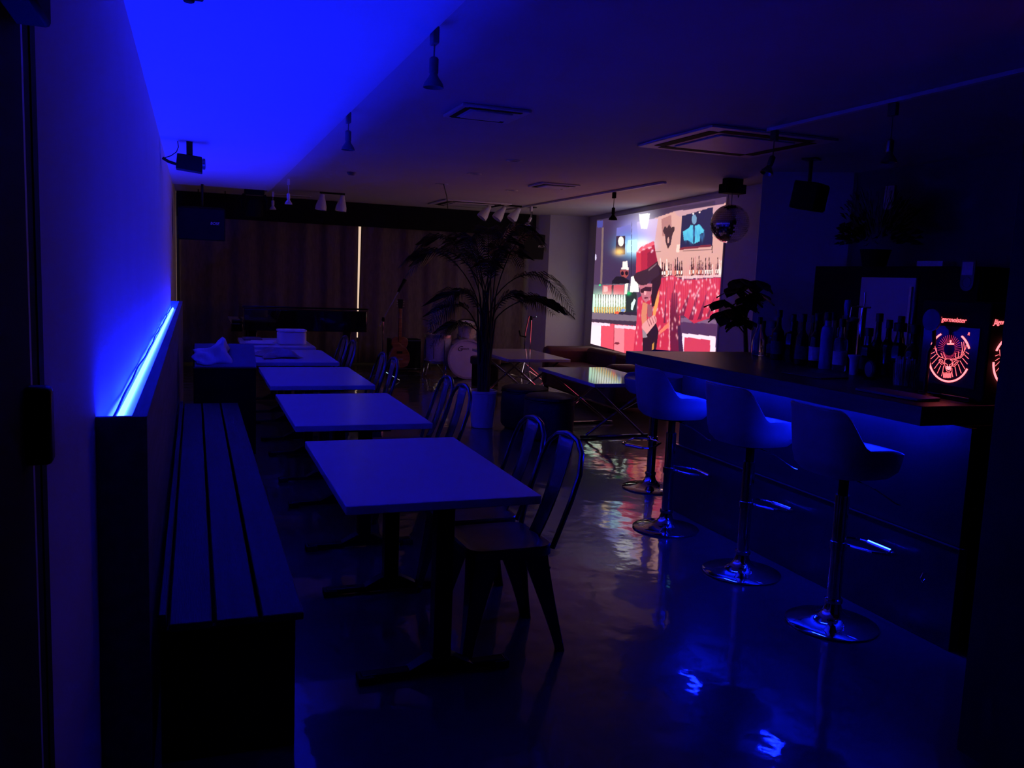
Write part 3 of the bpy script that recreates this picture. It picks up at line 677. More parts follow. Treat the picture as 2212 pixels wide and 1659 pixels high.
# round tap badge on its stem in front of it
t = thing('tap_badge', 'round dark disk on a thin stem in front of the glowing machine', 'tap badge', (3.085, 2.94, 1.041))
obj('stem', B().tube([(0, 0, .018), (0, 0, .20), (.012, -.012, .24), (.01, -.004, .305)], .009, 10), M_blackmetal, t)
obj('disk', B().lathe([(.046, -.006), (.048, 0), (.046, .006)], 28, M=Matrix.Translation((0, 0, .345)) @ Matrix.Rotation(PI / 2, 4, 'Y')), M_bluegrey, t)
obj('rim', B().tube([(-.004, .048 * math.cos(a), .345 + .048 * math.sin(a)) for a in np.linspace(0, 2 * PI, 29)], .002, 6), M_gunmetal, t)
obj('foot', B().lathe([(.035, 0), (.035, .008), (.012, .018)], 20), M_blackmetal, t)
o = obj('bar_tray', B().prism(rect_round(.15, .36, .02, 3), 0, .012), M_bluegrey, bevel=.003); o.location = (2.965, 2.985, 1.042); o.rotation_euler = (0, 0, .06); tag(o, 'flat blue grey tray lying on the counter below the glowing machine', 'tray')
o = obj('stopper', B().lathe([(.014, 0), (.015, .004), (.012, .007)], 16), M_redplastic); o.location = (2.90, 3.06, 1.041); tag(o, 'small red stopper lying on the counter beside the blue grey tray', 'stopper')

# ------------------------------------------------------------------ bottles on the counter
def bottle(x, y, h, r, shape, mat, cap, label, lab_mat=None):
    t = thing('bottle', label, 'bottle', (x, y, 1.041), 0, 'bottles standing on the bar counter')
    ch_ = .045; H = h - ch_
    if shape == 'wine': pr = [(r * .85, 0), (r, .006), (r, H * .58), (r * .9, H * .66), (r * .5, H * .75), (.0145, H * .82), (.0135, H)]
    elif shape == 'square': pr = [(r * .95, 0), (r, .008), (r * 1.02, H * .62), (r * .92, H * .70), (.017, H * .76), (.0155, H)]
    elif shape == 'tube': pr = [(r * .9, 0), (r, .004), (r, H * .80), (r * .8, H * .86), (.016, H * .90), (.015, H)]
    elif shape == 'round': pr = [(r * .8, 0), (r * 1.05, .03), (r * 1.15, H * .3), (r * .95, H * .5), (.018, H * .66), (.015, H)]
    else: pr = [(r * .9, 0), (r, .005), (r, H * .45), (r * .85, H * .58), (.02, H * .78), (.014, H)]
    obj('glass', B().lathe(pr, 8 if shape == 'square' else 18), mat, t)
    obj('cap', B().lathe([(cap, H - .002), (cap, h - .004), (cap * .9, h)], 14), M_cap, t)
    if lab_mat: obj('paper_label', B().lathe([(r * 1.025, H * .14), (r * 1.025, H * .44)], 18), lab_mat, t)
    return t
BT = [(3.58, 4.85, .26, .042, 'long', M_glassclear, .017, 'clear frosted bottle at the plant end of the bottle row', None),
      (3.70, 4.97, .23, .034, 'wine', M_glassdark, .016, 'short dark bottle just behind the clear frosted one', None),
      (3.62, 4.74, .24, .045, 'square', M_glassbrown, .030, 'brown bottle with a wide black stopper near the plant end', M_labeldark),
      (3.52, 4.57, .32, .040, 'wine', M_glassdark, .019, 'tallest dark bottle of the plant end with a long black cap', M_labeldark),
      (3.71, 4.65, .25, .036, 'long', M_glassbrown, .017, 'small brown bottle half hidden behind the tall dark one', None),
      (3.54, 4.46, .30, .043, 'square', M_glassdark, .020, 'dark square bottle with a pale collar, second tall one', None),
      (3.46, 4.26, .31, .040, 'wine', M_glassdark, .019, 'dark green bottle with a sloping shoulder and dark label', M_labeldark),
      (3.62, 4.36, .30, .035, 'long', M_glassbrown, .018, 'slim brown bottle behind the dark green one', None),
      (3.48, 4.16, .32, .037, 'wine', M_glassdark, .020, 'dark bottle with a blue lit label beside the dark green one', M_label),
      (3.64, 4.27, .30, .034, 'wine', M_glassdark, .019, 'dark bottle in the rear row behind the blue lit label', None),
      (3.46, 4.05, .33, .033, 'tube', M_glassblue, .021, 'tall straight blue bottle glowing along its whole length', None),
      (3.57, 4.13, .33, .037, 'round', M_glassclear, .020, 'clear round shouldered bottle behind the straight blue one', None),
      (3.70, 4.18, .31, .036, 'wine', M_glassbrown, .018, 'brown bottle in the last row behind the straight blue one', None),
      (3.48, 3.95, .30, .038, 'square', M_glassclear, .018, 'clear squarish bottle with a pale label next to the straight blue one', M_label),
      (3.59, 4.02, .28, .034, 'long', M_glassdark, .017, 'dark slender bottle beside the beer tap column', None),
      (3.64, 3.84, .34, .046, 'round', M_glassdark, .020, 'big bellied dark bottle between the taps and the paper dial', None),
      (3.52, 3.78, .26, .044, 'square', M_glassdark, .022, 'broad dark bottle behind the small white measuring cup', M_labeldark),
      (3.60, 3.72, .31, .036, 'wine', M_glassdark, .018, 'dark bottle with a tilted looking long neck near the light panel', None),
      (3.76, 3.80, .33, .040, 'long', M_glassclear, .019, 'clear long necked bottle in front of the pale fridge door', None),
      (3.56, 3.60, .30, .044, 'square', M_glassdark, .034, 'dark wide mouthed jar bottle behind the striped straws', None),
      (3.68, 3.62, .29, .046, 'square', M_glassbrown, .036, 'brown wide mouthed jar bottle in the rear row by the straws', None),
      (3.50, 3.44, .30, .040, 'wine', M_glassdark, .024, 'dark bottle with a broad cap right behind the straw glass', M_labeldark)]
for a in BT: bottle(*a)
t = thing('beer_tap', 'steel beer tap column with a pale blue handle among the bottles', 'beer tap', (3.66, 4.07, 1.041))
obj('column', B().lathe([(.05, 0), (.05, .012), (.03, .03), (.028, .27), (.034, .28), (.034, .30), (0, .31)], 20), M_steel, t)
obj('spout', B().tube([(0, 0, .25), (-.07, 0, .255), (-.10, 0, .235), (-.10, 0, .19)], .009, 8), M_chrome, t)
obj('handle', B().lathe([(.008, .29), (.014, .31), (.020, .38), (.017, .41), (0, .415)], 12, M=Matrix.Translation((-.05, 0, -.005))), M_blueplastic, t)
t = thing('cocktail_tap', 'slim chrome tap with a cross lever rising in front of the pale fridge door', 'beer tap', (3.81, 4.155, 1.041))
obj('column', B().lathe([(.045, 0), (.045, .01), (.02, .03), (.018, .36)], 16), M_chrome, t)
obj('lever', B().tube([(0, 0, .36), (.004, 0, .40), (.002, .002, .455)], .005, 8), M_chrome, t)
obj('cross_bar', B().tube([(0, -.055, .365), (0, .055, .368)], .006, 8), M_chrome, t)
obj('spout', B().tube([(-.0, .04, .365), (-.05, .045, .36), (-.055, .045, .30)], .006, 8), M_chrome, t)
o = obj('measuring_cup', B().lathe([(.022, 0), (.024, .06), (.026, .085), (.036, .105), (.036, .11)], 18), M_white); o.location = (3.42, 3.765, 1.041); tag(o, 'small white flared measuring cup standing before the bottles', 'cup')
t = thing('paper_dial', 'round dark dial on a low foot in front of the bottles', 'dial', (3.34, 3.555, 1.041), -.2)
obj('disk', B().lathe([(.042, -.008), (.045, 0), (.042, .008)], 28, M=Matrix.Translation((0, 0, .055)) @ Matrix.Rotation(PI / 2, 4, 'Y')), M_labeldark, t)
obj('face', B().lathe([(.036, -.0015), (.036, .0015)], 28, M=Matrix.Translation((-.0095, 0, .055)) @ Matrix.Rotation(PI / 2, 4, 'Y')), M_bluegrey, t)
obj('foot', B().lathe([(.03, 0), (.03, .006), (.012, .012)], 18), M_black, t)
t = thing('straw_glass', 'clear glass packed with straws catching the red glow of the machine', 'glass of straws', (3.30, 3.28, 1.041))
obj('glass', B().lathe([(.05, 0), (.052, .004), (.056, .115), (.054, .115), (.049, .006), (0, .006)], 20), M_glassclear, t)
for k in range(26):
    a = 2 * PI * k * .382; r = .044 * math.sqrt((k + .5) / 26)
    obj('straw', B().tube([(r * math.cos(a), r * math.sin(a), .008), (r * 1.12 * math.cos(a), r * 1.12 * math.sin(a), .135 + .02 * ((k * 7) % 5) / 5)], .0036, 6), M_label if k % 3 else M_redplastic, t)
o = obj('menu_sheet', B().box(-.10, .10, -.14, .14, 0, .006), M_labeldark, bevel=.002); o.location = (3.12, 3.72, 1.041); o.rotation_euler = (0, 0, .12); tag(o, 'dark flat menu sheet lying on the counter before the bottles', 'menu')

# ------------------------------------------------------------------ back bar against the right hand wall
t = thing('back_bar_cabinet', 'tall black refrigerated cabinet with a pale door behind the bottles', 'fridge', (5.31, 5.25, 0))
obj('body', B().box(-.28, .28, -.85, .85, 0, 1.70), M_black, t, bevel=.006)
dr = obj('door', B().box(-.31, -.285, -.30, .26, .75, 1.615), M_white, t, bevel=.006); obj('handle', B().box(-.33, -.311, -.285, -.265, 1.0, 1.55), M_steel, dr)
obj('door', B().box(-.305, -.285, -.84, -.33, .1, 1.66), M_black, t, bevel=.006)
t = thing('wall_opener', 'pale tag shaped bottle opener sign hanging on the black cabinet front', 'sign', (4.99, 4.49, 1.635))
b = B(); n_ = [(-.055, .105), (.055, .105)] + [(.055 * math.cos(a), -.05 + .055 * math.sin(a)) for a in np.linspace(0, -PI, 13)]
f0 = [(-.006, -y, z) for y, z in n_]; f1 = [(.006, -y, z) for y, z in n_]
v0 = [b.bm.verts.new(p) for p in f0]; v1 = [b.bm.verts.new(p) for p in f1]; b.bm.faces.new(v0); b.bm.faces.new(v1[::-1])
for i in range(len(v0)): b.bm.faces.new((v0[i], v1[i], v1[(i + 1) % len(v0)], v0[(i + 1) % len(v0)]))
obj('plate', b, M_bluegrey, t)
obj('panel', B().box(-.010, -.005, -.045, .045, .005, .095), M_label, t)
obj('ring', B().tube([(-.008, .036 * math.cos(a), -.045 + .036 * math.sin(a)) for a in np.linspace(0, 2 * PI, 25)], .003, 6), M_gunmetal, t)
o = obj('paper_packet', B().box(-.06, .06, -.12, .12, 0, .04), M_label, bevel=.003); o.location = (5.12, 4.90, 1.702); tag(o, 'small pale packet lying on top of the black cabinet', 'packet')
t = thing('wall_switch', 'small pale switch plate on the dark wall above the trailing plant', 'switch', (5.61, 5.93, 2.31))
obj('plate', B().box(-.012, .004, -.055, .055, -.1, .1), M_label, t, bevel=.003)
obj('button', B().box(-.02, -.012, -.02, .02, -.02, .02), M_white, t, bevel=.003)
t = thing('trailing_plant', 'bushy dark trailing plant on top of the black cabinet', 'plant', (5.22, 5.62, 1.702))
obj('pot', B().lathe([(.09, 0), (.12, .14), (.125, .14), (.11, .13), (0, .12)], 20), M_black, t)
rs = np.random.RandomState(5); b = B()
for k in range(620):
    a = rs.rand() * 2 * PI; el = rs.rand() * 1.5 - .25; r = .08 + .25 * rs.rand()
    c = Vector((r * math.cos(a) * math.cos(el) * .75, r * math.sin(a) * math.cos(el) * 1.15, .26 + r * math.sin(el) * 1.15)); c.z = max(c.z, .02)
    d = (c - Vector((0, 0, .1))).normalized(); s = d.orthogonal().normalized(); l = .06 + .05 * rs.rand()
    b.face([c, c + d * l * .5 + s * l * .3, c + d * l - Vector((0, 0, l * .3)), c + d * l * .5 - s * l * .3])
obj('foliage', b, M_leaf, t, smooth=False, kind='stuff', recalc=False)

# ------------------------------------------------------------------ plants
def frond(b, p0, az, length, rise, droop, nl=30, lw=.014):
    d = Vector((math.cos(az), math.sin(az), 0)); path = []
    for i in range(13):
        s = i / 12; path.append(Vector(p0) + d * (length * (s ** 1.25) * .85) + Vector((0, 0, rise * math.sin(s * PI * .62) - droop * s ** 2.6)))
    b.tube(path, [.007 * (1 - .8 * i / 12) for i in range(13)], 5)
    side = Vector((-d.y, d.x, 0))
    for k in range(nl):
        s = .30 + .69 * k / (nl - 1); f = s * 12; i = min(11, int(f)); p = path[i].lerp(path[i + 1], f - i); tg = (path[i + 1] - path[i]).normalized()
        ll = length * .34 * math.sin(PI * (.18 + .80 * (s - .3) / .7)) + .03
        for sg in (-1, 1):
            o1 = (tg * .75 + side * sg * .85 + Vector((0, 0, .12))).normalized(); m_ = p + o1 * ll * .5; e_ = p + o1 * ll - Vector((0, 0, ll * .38)); wv = tg * lw * .5
            vs = [b.bm.verts.new(q) for q in (p - wv * .5, p + wv * .5, m_ + wv, e_, m_ - wv)]
            b.bm.faces.new(vs)
t = thing('potted_palm', 'tall dark palm in a white pot standing in the middle of the floor', 'plant', (2.70, 8.04, 0))
pt = obj('pot', B().lathe([(.105, 0), (.112, .006), (.135, .345), (.142, .35), (.142, .372), (.13, .372), (.124, .33), (0, .33)], 32), M_pot, t)
obj('soil', B().lathe([(.122, .331), (.06, .338), (0, .342)], 24), M_soil, t)
rs = np.random.RandomState(11)
fr = [(PI, .92, .62, .34, 1.0), (PI - .35, .85, .55, .2, 1.02), (PI + .45, .8, .40, .42, .85), (-.05, .98, .46, .52, 1.0), (.18, .9, .34, .26, .84), (-.35, .85, .30, .22, .84), (1.7, .5, .75, .1, .8), (-1.6, .45, .8, .12, .8), (.9, .42, .85, .1, .9), (-.5, .4, .9, .14, .9), (2.5, .5, .8, .12, .9), (3.9, .5, .8, .14, .9), (.1, .5, .6, .2, .6), (3.3, .5, .6, .2, .6), (.6, .7, .62, .2, 1.0), (1.3, .6, .7, .1, 1.1), (2.1, .65, .62, .15, 1.05), (-1.2, .5, .62, .15, 1.05), (-2.0, .55, .55, .2, .95), (.35, .62, .75, .12, 1.1), (2.7, .75, .66, .2, 1.05), (-.7, .55, .70, .16, 1.05), (3.6, .7, .35, .35, .75), (PI + .1, .62, .28, .3, .62)]
for k, (az, ln, ri, dr_, z0) in enumerate(fr):
    z0 += .24; ln *= 1.06
    b = B(); bx, by = .05 * math.cos(k * 2.4), .05 * math.sin(k * 2.4)
    b.tube([(bx, by, .335), (bx * 1.25, by * 1.25, .33 + (z0 - .33) * .5), (bx * 1.1 + .04 * math.cos(az), by * 1.1 + .04 * math.sin(az), z0)], [.012, .010, .008], 6)
    frond(b, (bx * 1.1 + .04 * math.cos(az), by * 1.1 + .04 * math.sin(az), z0), az, ln, ri, dr_)
    obj('frond', b, M_palm, t, recalc=False)
t = thing('umbrella_plant', 'dark broad leaved plant with a bare trunk before the projected picture', 'plant', (4.62, 6.42, 0))
obj('pot', B().lathe([(.13, 0), (.17, .30), (.18, .30), (.18, .33), (.165, .33), (.155, .29), (0, .29)], 24), M_black, t)
obj('trunk', B().tube([(0, 0, .28), (.02, .0, .6), (.01, .02, .9), (-.04, .01, 1.25), (-.10, .0, 1.56)], [.024, .022, .02, .017, .012], 8), M_stem, t)
lb = B(); W_ = [(0, .0), (.12, .03), (.35, .062), (.6, .068), (.82, .045), (1.0, .0)]
rows = [[(x * .21, -w_, -.012 * x * x + .0), (x * .21, 0, -.02 * x * x - .006), (x * .21, w_, -.012 * x * x)] for x, w_ in W_]
lb.grid(rows); bmesh.ops.remove_doubles(lb.bm, verts=lb.bm.verts[:], dist=1e-5)
proto = None
nodes = [(-.10, 0, 1.57), (-.18, -.05, 1.50), (-.26, .02, 1.38), (-.10, -.1, 1.42), (.02, -.06, 1.46), (-.16, .05, 1.30), (-.30, -.06, 1.28), (-.02, .05, 1.35), (-.10, -.05, 1.22), (.04, -.03, 1.56)]
for ni, nd in enumerate(nodes):
    if ni: obj('twig', B().tube([(-.02, .01, nd[2] - .2), (nd[0] * .6, nd[1] * .6, nd[2] - .08), nd], .006, 5), M_stem, t)
    for k in range(7):
        a = 2 * PI * (k / 7 + .13 * ni)
        if proto is None: proto = obj('leaf', lb, M_leaf, t, recalc=False); o = proto
        else: o = proto.copy(); COL.objects.link(o); o.parent = t
        sc_ = .72 + .28 * ((k * 5 + ni * 3) % 7) / 7
        o.location = nd; o.rotation_euler = (.25 * math.sin(k + ni), .32 + .35 * ((k * 3 + ni) % 5) / 5, a); o.scale = (sc_, sc_, sc_)

# ------------------------------------------------------------------ mirror ball
t = thing('mirror_ball', 'mirror ball hanging below its motor beside the projected picture', 'mirror ball', (5.03, 7.42, 2.118))
obj('core', B().lathe([(.186 * math.sin(PI * i / 16), -.186 * math.cos(PI * i / 16)) for i in range(17)], 28), M_black, t)
b = B(); nr = 30
for i in range(nr):
    th0 = PI * (i + .04) / nr; th1 = PI * (i + .96) / nr; n = max(4, int(2 * PI * .19 * math.sin((th0 + th1) / 2) / .0195)); rj = random.Random(i)
    for j in range(n):
        a0 = 2 * PI * (j + .03) / n; a1 = 2 * PI * (j + .97) / n; dd = rj.uniform(-.001, .001)
        b.face([((.1915 + dd * s1) * math.sin(th) * math.cos(a), (.1915 + dd * s1) * math.sin(th) * math.sin(a), -(.1915 + dd * s1) * math.cos(th)) for th, a, s1 in ((th0, a0, 1), (th0, a1, -1), (th1, a1, -1), (th1, a0, 1))])
obj('mirror_tiles', b, M_chrome, t, smooth=False, kind='stuff', recalc=False)
obj('rod', B().tube([(0, 0, .18), (0, 0, .30)], .006, 8), M_steel, t)
obj('motor', B().box(-.115, .115, -.07, .07, .295, .385).box(-.09, .09, -.05, .05, .385, .441), M_black, t, bevel=.004)
obj('cord', B().tube([(.09, .03, .30), (.11, .05, .27), (.12, .05, .30), (.10, .05, .43)], .004, 6), M_cable, t)

# ------------------------------------------------------------------ ceiling fixtures
def cassette(label, cx, cy, size, slot, slots, rz=0.0, mat=None):
    t = thing('ceiling_vent', label, 'air conditioner', (cx, cy, ZC - .001), rz, 'square ceiling air units')
    h = size / 2
    obj('panel', B().hexa([(-h, -h, -.018), (h, -h, -.018), (h, h, -.018), (-h, h, -.018)], [(-h, -h, 0), (h, -h, 0), (h, h, 0), (-h, h, 0)]), mat or M_white, t, bevel=.006)
    obj('grille', B().box(-h * .60, h * .60, -h * .60, h * .60, -.028, -.0185), mat or M_white, t, bevel=.006)
    for k in slots:
        Mx = Matrix.Rotation(k * PI / 2, 4, 'Z')
        obj('louver', B().box(h * .70, h * .86, -h * slot, h * slot, -.021, -.0182, Mx), M_black, t, smooth=False)
cassette('large square ceiling air unit above the bar stools', 3.74, 5.55, 1.04, .72, (0, 1, 2, 3))
cassette('small ceiling air unit with a black slot over the cafe tables', 1.79, 5.47, .46, .78, (1, 2, 3))
cassette('small ceiling air unit near the lighting rail over the palm', 3.84, 9.18, .46, .8, (1, 2, 3))
cassette('large square ceiling air unit above the drum kit', 3.82, 12.35, 1.0, .72, (0, 1, 2, 3))
def rail(label, x, y0, y1):
    t = thing('lighting_rail', label, 'lighting rail', (x, (y0 + y1) / 2, ZC - .001))
    h = (y1 - y0) / 2; obj('track', B().box(-.018, .018, -h, h, -.022, 0), M_white, t, bevel=.002)
    for s in (-1, 1): obj('end_cap', B().box(-.019, .019, s * h - .015, s * h + .015, -.024, 0), M_white, t)
rail('white lighting rail hidden along the edge of the bright soffit', .956, 2.2, 12.7)
rail('white lighting rail running from the picture to the stage', 4.62, 8.06, 13.0)
rail('white lighting rail above the bar counter', 3.62, 2.9, 4.95)
def pendant(label, x, y, drop, mat, tilt=0.0, s=1.0):
    t = thing('rail_spot', label, 'spotlight', (x, y, ZC - .023), 0, 'small spot lamps hung from the lighting rails')
    obj('plug', B().box(-.014, .014, -.03, .03, -.07, -.001), mat, t, bevel=.004)
    obj('cord', B().tube([(0, 0, -.07), (0, 0, -drop)], .0035, 6), mat, t)
    M = Matrix.Translation((0, 0, -drop)) @ Matrix.Rotation(tilt, 4, 'Y')
    hd = obj('lamp_holder', B().lathe([(.012, .004), (.02, -.004), (.02, -.06 * s), (.016, -.068 * s)], 14, M=M), mat, t)
    obj('bell_shade', B().lathe([(.016, -.066 * s), (.022, -.08 * s), (.040 * s, -.105 * s), (.045 * s, -.122 * s), (.042 * s, -.122 * s), (.016, -.082 * s)], 16, M=M), mat, hd)
G_ = M_white
pendant('spot lamp hanging from the soffit rail, the one closest to the entrance', .962, 3.68, .125, M_greycard)
pendant('spot lamp hanging from the soffit rail above the third cafe table', .962, 5.86, .12, M_greycard)
pendant('white bell spot lamp on a long cord near the far end of the soffit', 1.04, 10.5, .17, G_)
pendant('small white bell spot lamp at the very end of the soffit', 1.02, 12.4, .12, G_)
pendant('dark bell spot lamp hanging from the rail beside the projected picture', 4.62, 9.2, .18, M_black, 0, 1.15)
pendant('white tilted spot lamp hanging at the stage end of the picture rail', 4.62, 11.86, .16, G_, .4)
pendant('spot lamp hanging from the far end of the bar rail', 3.62, 4.9, .17, M_gunmetal, .35)
pendant('spot lamp hanging from the bar rail over the bottles', 3.62, 3.86, .2, M_gunmetal)
def spotbar(label, x0, x1, y, n, tilt):
    t = thing('spot_bar', label, 'spotlight bar', ((x0 + x1) / 2, y, ZC - .001)); h = (x1 - x0) / 2
    obj('bar', B().box(-h, h, -.016, .016, -.022, 0), M_black, t, bevel=.002)
    for k in range(n):
        x = -h * .8 + 1.6 * h * k / max(1, n - 1); M = Matrix.Translation((x, 0, -.075)) @ Matrix.Rotation(tilt, 4, 'Y')
        o = obj('lamp_head', B().lathe([(.014, .05), (.03, .04), (.036, .0), (.055, -.05), (.075, -.12), (.078, -.17), (.07, -.17), (.03, -.02)], 18, M=M), G_, t)
        obj('arm', B().tube([(x, 0, -.02), (x, 0, -.05), (x - .03, 0, -.08)], .007, 6), G_, o)
spotbar('pair of white spot heads on a short black bar above the piano', 1.62, 1.96, 12.15, 2, .12)
spotbar('three white spot heads on a short black bar above the drum kit', 3.98, 4.56, 12.1, 3, .62)
dlm = ((3.66, 10.08), (2.75, 8.74), (2.74, 9.96), (2.75, 7.54))
dln = ('recessed ceiling downlight between the small air unit and the stage', 'recessed ceiling downlight above the palm pot', 'recessed ceiling downlight with a thin cord hanging from it', 'recessed ceiling downlight above the cafe aisle')
for (x, y), lb_ in zip(dlm, dln):
    t = thing('downlight', lb_, 'downlight', (x, y, ZC - .001), 0, 'recessed ceiling downlights')
    obj('trim_ring', B().lathe([(.045, -.001), (.06, -.006), (.075, -.004), (.078, 0)], 24, cap=False), M_white, t)
    obj('lens', B().lathe([(0, -.002), (.044, -.0015)], 20), M_gunmetal, t)
o = obj('hanging_cord', B().tube([(2.76, 9.95, ZC - .008), (2.90, 10.3, 2.45), (3.03, 10.7, 2.34)], .006, 6), M_cable); tag(o, 'thin dark cord hanging slantwise from a ceiling downlight', 'cord')

def speaker(label, loc, rz, w, d, h, tilt, logo=None, bracket=.2, mat=None):
    t = thing('loudspeaker', label, 'loudspeaker', loc, rz, 'black loudspeakers hung from the ceiling')
    M = Matrix.Rotation(tilt, 4, 'X')
    obj('cabinet', B().hexa([M @ Vector(p) for p in ((-w / 2, -d / 2, -h / 2), (w / 2, -d / 2, -h / 2), (w * .36, d / 2, -h / 2), (-w * .36, d / 2, -h / 2))], [M @ Vector(p) for p in ((-w / 2, -d / 2, h / 2), (w / 2, -d / 2, h / 2), (w * .36, d / 2, h / 2), (-w * .36, d / 2, h / 2))]), mat or M_black, t, bevel=.012)
    obj('grille', B().box(-w / 2 + .012, w / 2 - .012, -d / 2 - .008, -d / 2 - .001, -h / 2 + .012, h / 2 - .012, M), M_black, t, bevel=.004)
    if logo:
        p = M @ Vector((w * .18, -d / 2 - .0095, 0)); text('logo', logo, M_logo, t, p, (PI / 2 + tilt, 0, 0), .045, .25, .0005)
    obj('bracket', B().tube([(0, 0, h / 2 - .02), (0, 0, h / 2 + bracket)], .016, 10).box(-.06, .06, -.06, .06, h / 2 + bracket - .012, h / 2 + bracket), M_blackmetal, t, bevel=.002)
    return t
speaker('big black loudspeaker hung under the ceiling above the far end of the ledge', (.10, 11.6, 2.02), -.06, .56, .36, .40, .10, 'BOSE', .335)
speaker('black loudspeaker hung from the ceiling before the blue lit pillar', (4.72, 5.88, 2.255), .55, .26, .22, .22, .15, None, .19)
speaker('black loudspeaker hung high beside the stage wall behind the palm', (4.74, 12.15, 1.98), .10, .36, .26, .37, .12, 'BOSE', .39)
t = thing('light_truss', 'short black hanging bar with clamps above the big loudspeaker', 'truss', (.24, 13.1, 2.44))
obj('tube', B().tube([(-.33, 0, 0), (.33, 0, 0)], .032, 10), M_black, t)
for x in (-.18, .18): obj('hanger', B().tube([(x, 0, .02), (x, 0, .118)], .008, 6), M_black, t)
t = thing('moving_head', 'black moving head stage light hung beside the big loudspeaker', 'stage light', (.775, 12.4, 2.38))
obj('base', B().prism(rect_round(.26, .2, .03, 3), .10, .178), M_black, t, bevel=.01)
obj('yoke', B().tube([(-.15, 0, -.1), (-.17, 0, .02), (-.13, 0, .10)], .022, 8).tube([(.15, 0, -.1), (.17, 0, .02), (.13, 0, .10)], .022, 8), M_black, t)
obj('lamp_head', B().lathe([(0, .05), (.07, .04), (.115, -.02), (.12, -.16), (.11, -.20), (0, -.2)], 20), M_black, t)
t = thing('stage_lamp', 'small black lamp box on a short pole under the bright soffit', 'stage light', (-.03, 7.7, 2.498))
obj('pole', B().box(-.024, .024, -.024, .024, -.105, 0), M_black, t)
obj('body', B().hexa([(-.105, -.07, -.225), (.095, -.07, -.245), (.10, .09, -.245), (-.105, .09, -.225)], [(-.095, -.07, -.105), (.095, -.07, -.12), (.10, .09, -.12), (-.095, .09, -.105)]), M_black, t, bevel=.006)
obj('lens', B().lathe([(.045, 0), (.045, .02), (.03, .024)], 18, M=Matrix.Translation((.10, .0, -.17)) @ Matrix.Rotation(PI / 2, 4, 'Y')), M_gunmetal, t)
obj('clamp_arm', B().tube([(-.10, -.02, -.19), (-.16, -.03, -.175), (-.205, -.04, -.15)], .012, 8), M_black, t)
obj('cable', B().tube([(-.09, 0, -.003), (-.085, 0, -.05), (-.10, 0, -.09), (-.14, -.02, -.125), (-.19, -.04, -.15)], .004, 6), M_cable, t)
o = obj('plug_box', B().box(-.05, .05, -.03, .03, -.045, -.001).lathe([(.02, -.06), (.02, -.045)], 12), M_black, bevel=.006); o.location = (-.012, 3.46, 2.499); tag(o, 'small black plug box on the bright soffit near the entrance', 'ceiling fixture')
o = obj('smoke_sensor', B().lathe([(.0, -.035), (.03, -.033), (.045, -.015), (.05, 0)], 20), M_greycard); o.location = (1.60, 9.5, ZC - .001); tag(o, 'small dark sensor on the ceiling near the soffit edge', 'smoke detector')
t = thing('slim_vent', 'slim slotted vent strip in the ceiling above the piano', 'vent', (1.35, 13.05, ZC - .001))
obj('frame', B().box(-.26, .26, -.05, .05, -.008, 0), M_white, t)
for y in (-.025, .025): obj('slot', B().box(-.25, .25, y - .01, y + .01, -.0095, -.0082), M_black, t)

# ------------------------------------------------------------------ stage: piano, drums, guitar, stands
t = thing('grand_piano', 'black grand piano with closed lid in front of the curtain', 'piano', (1.45, 12.5, 0))
out = [(-.84, -.6), (.80, -.6), (.84, -.5), (.80, -.2), (.55, .05), (.2, .30), (0, .62), (-.25, .80), (-.6, .82), (-.84, .74)]
obj('case', B().prism(out, .66, .95), M_blackgloss, t, bevel=.01)
obj('lid', B().prism([(x * 1.02, y * 1.02) for x, y in out], .965, .99), M_blackgloss, t, bevel=.006)
kb = obj('keybed', B().box(-1.0, -.845, -.6, .78, .645, .75), M_blackgloss, t, bevel=.008)
obj('key_cheek', B().box(-.99, -.85, -.6, -.54, .75, .80), M_blackgloss, kb, bevel=.006)
obj('keys', B().box(-.99, -.86, -.52, .70, .752, .77), M_ivory, kb)
for x, y in ((-.72, -.45), (-.72, .6), (.55, -.42)):
    lgp = obj('leg', B().hexa([(x - .03, y - .03, .06), (x + .03, y - .03, .06), (x + .03, y + .03, .06), (x - .03, y + .03, .06)], [(x - .06, y - .06, .66), (x + .06, y - .06, .66), (x + .06, y + .06, .66), (x - .06, y + .06, .66)]), M_blackgloss, t, bevel=.006)
    obj('caster', B().lathe([(.028, 0), (.032, .02), (.02, .06)], 12, c=(x, y, 0)), M_steel, lgp)
ly = obj('lyre', B().tube([(-.78, .08, .66), (-.80, .06, .14)], .014, 8).tube([(-.78, .20, .66), (-.80, .18, .14)], .014, 8).box(-.86, -.74, .02, .22, .09, .14), M_blackgloss, t)
obj('pedal', B().box(-.96, -.85, .05, .08, .075, .088).box(-.96, -.85, .11, .14, .075, .088).box(-.96, -.85, .17, .20, .075, .088), M_steel, ly)
# bass drum, toms, hi-hat
def drum(name, label, loc, rx, rz, r, dp, headtext=None):
    t = thing(name, label, 'drum', loc, rz); M = Matrix.Rotation(rx, 4, 'X')
    obj('shell', B().lathe([(r, -dp / 2), (r, dp / 2)], 32, M=M), M_pearl, t)
    for s in (-1, 1): obj('hoop', B().lathe([(r + .002, s * dp / 2 - .022), (r + .016, s * dp / 2 - .02), (r + .016, s * dp / 2 + .02), (r - .01, s * dp / 2 + .022)], 32, M=M, cap=False), M_steel if name != 'bass_drum' else M_pearl, t)
    obj('drum_head', B().lathe([(0, dp / 2 + .004), (r - .005, dp / 2 + .006)], 32, M=M), M_head, t)
    for k in range(8):
        a = 2 * PI * k / 8; obj('lug', B().tube([M @ Vector(((r + .014) * math.cos(a), (r + .014) * math.sin(a), s * dp * .36)) for s in (-1, 1)], .006, 6), M_chrome, t)
    return t
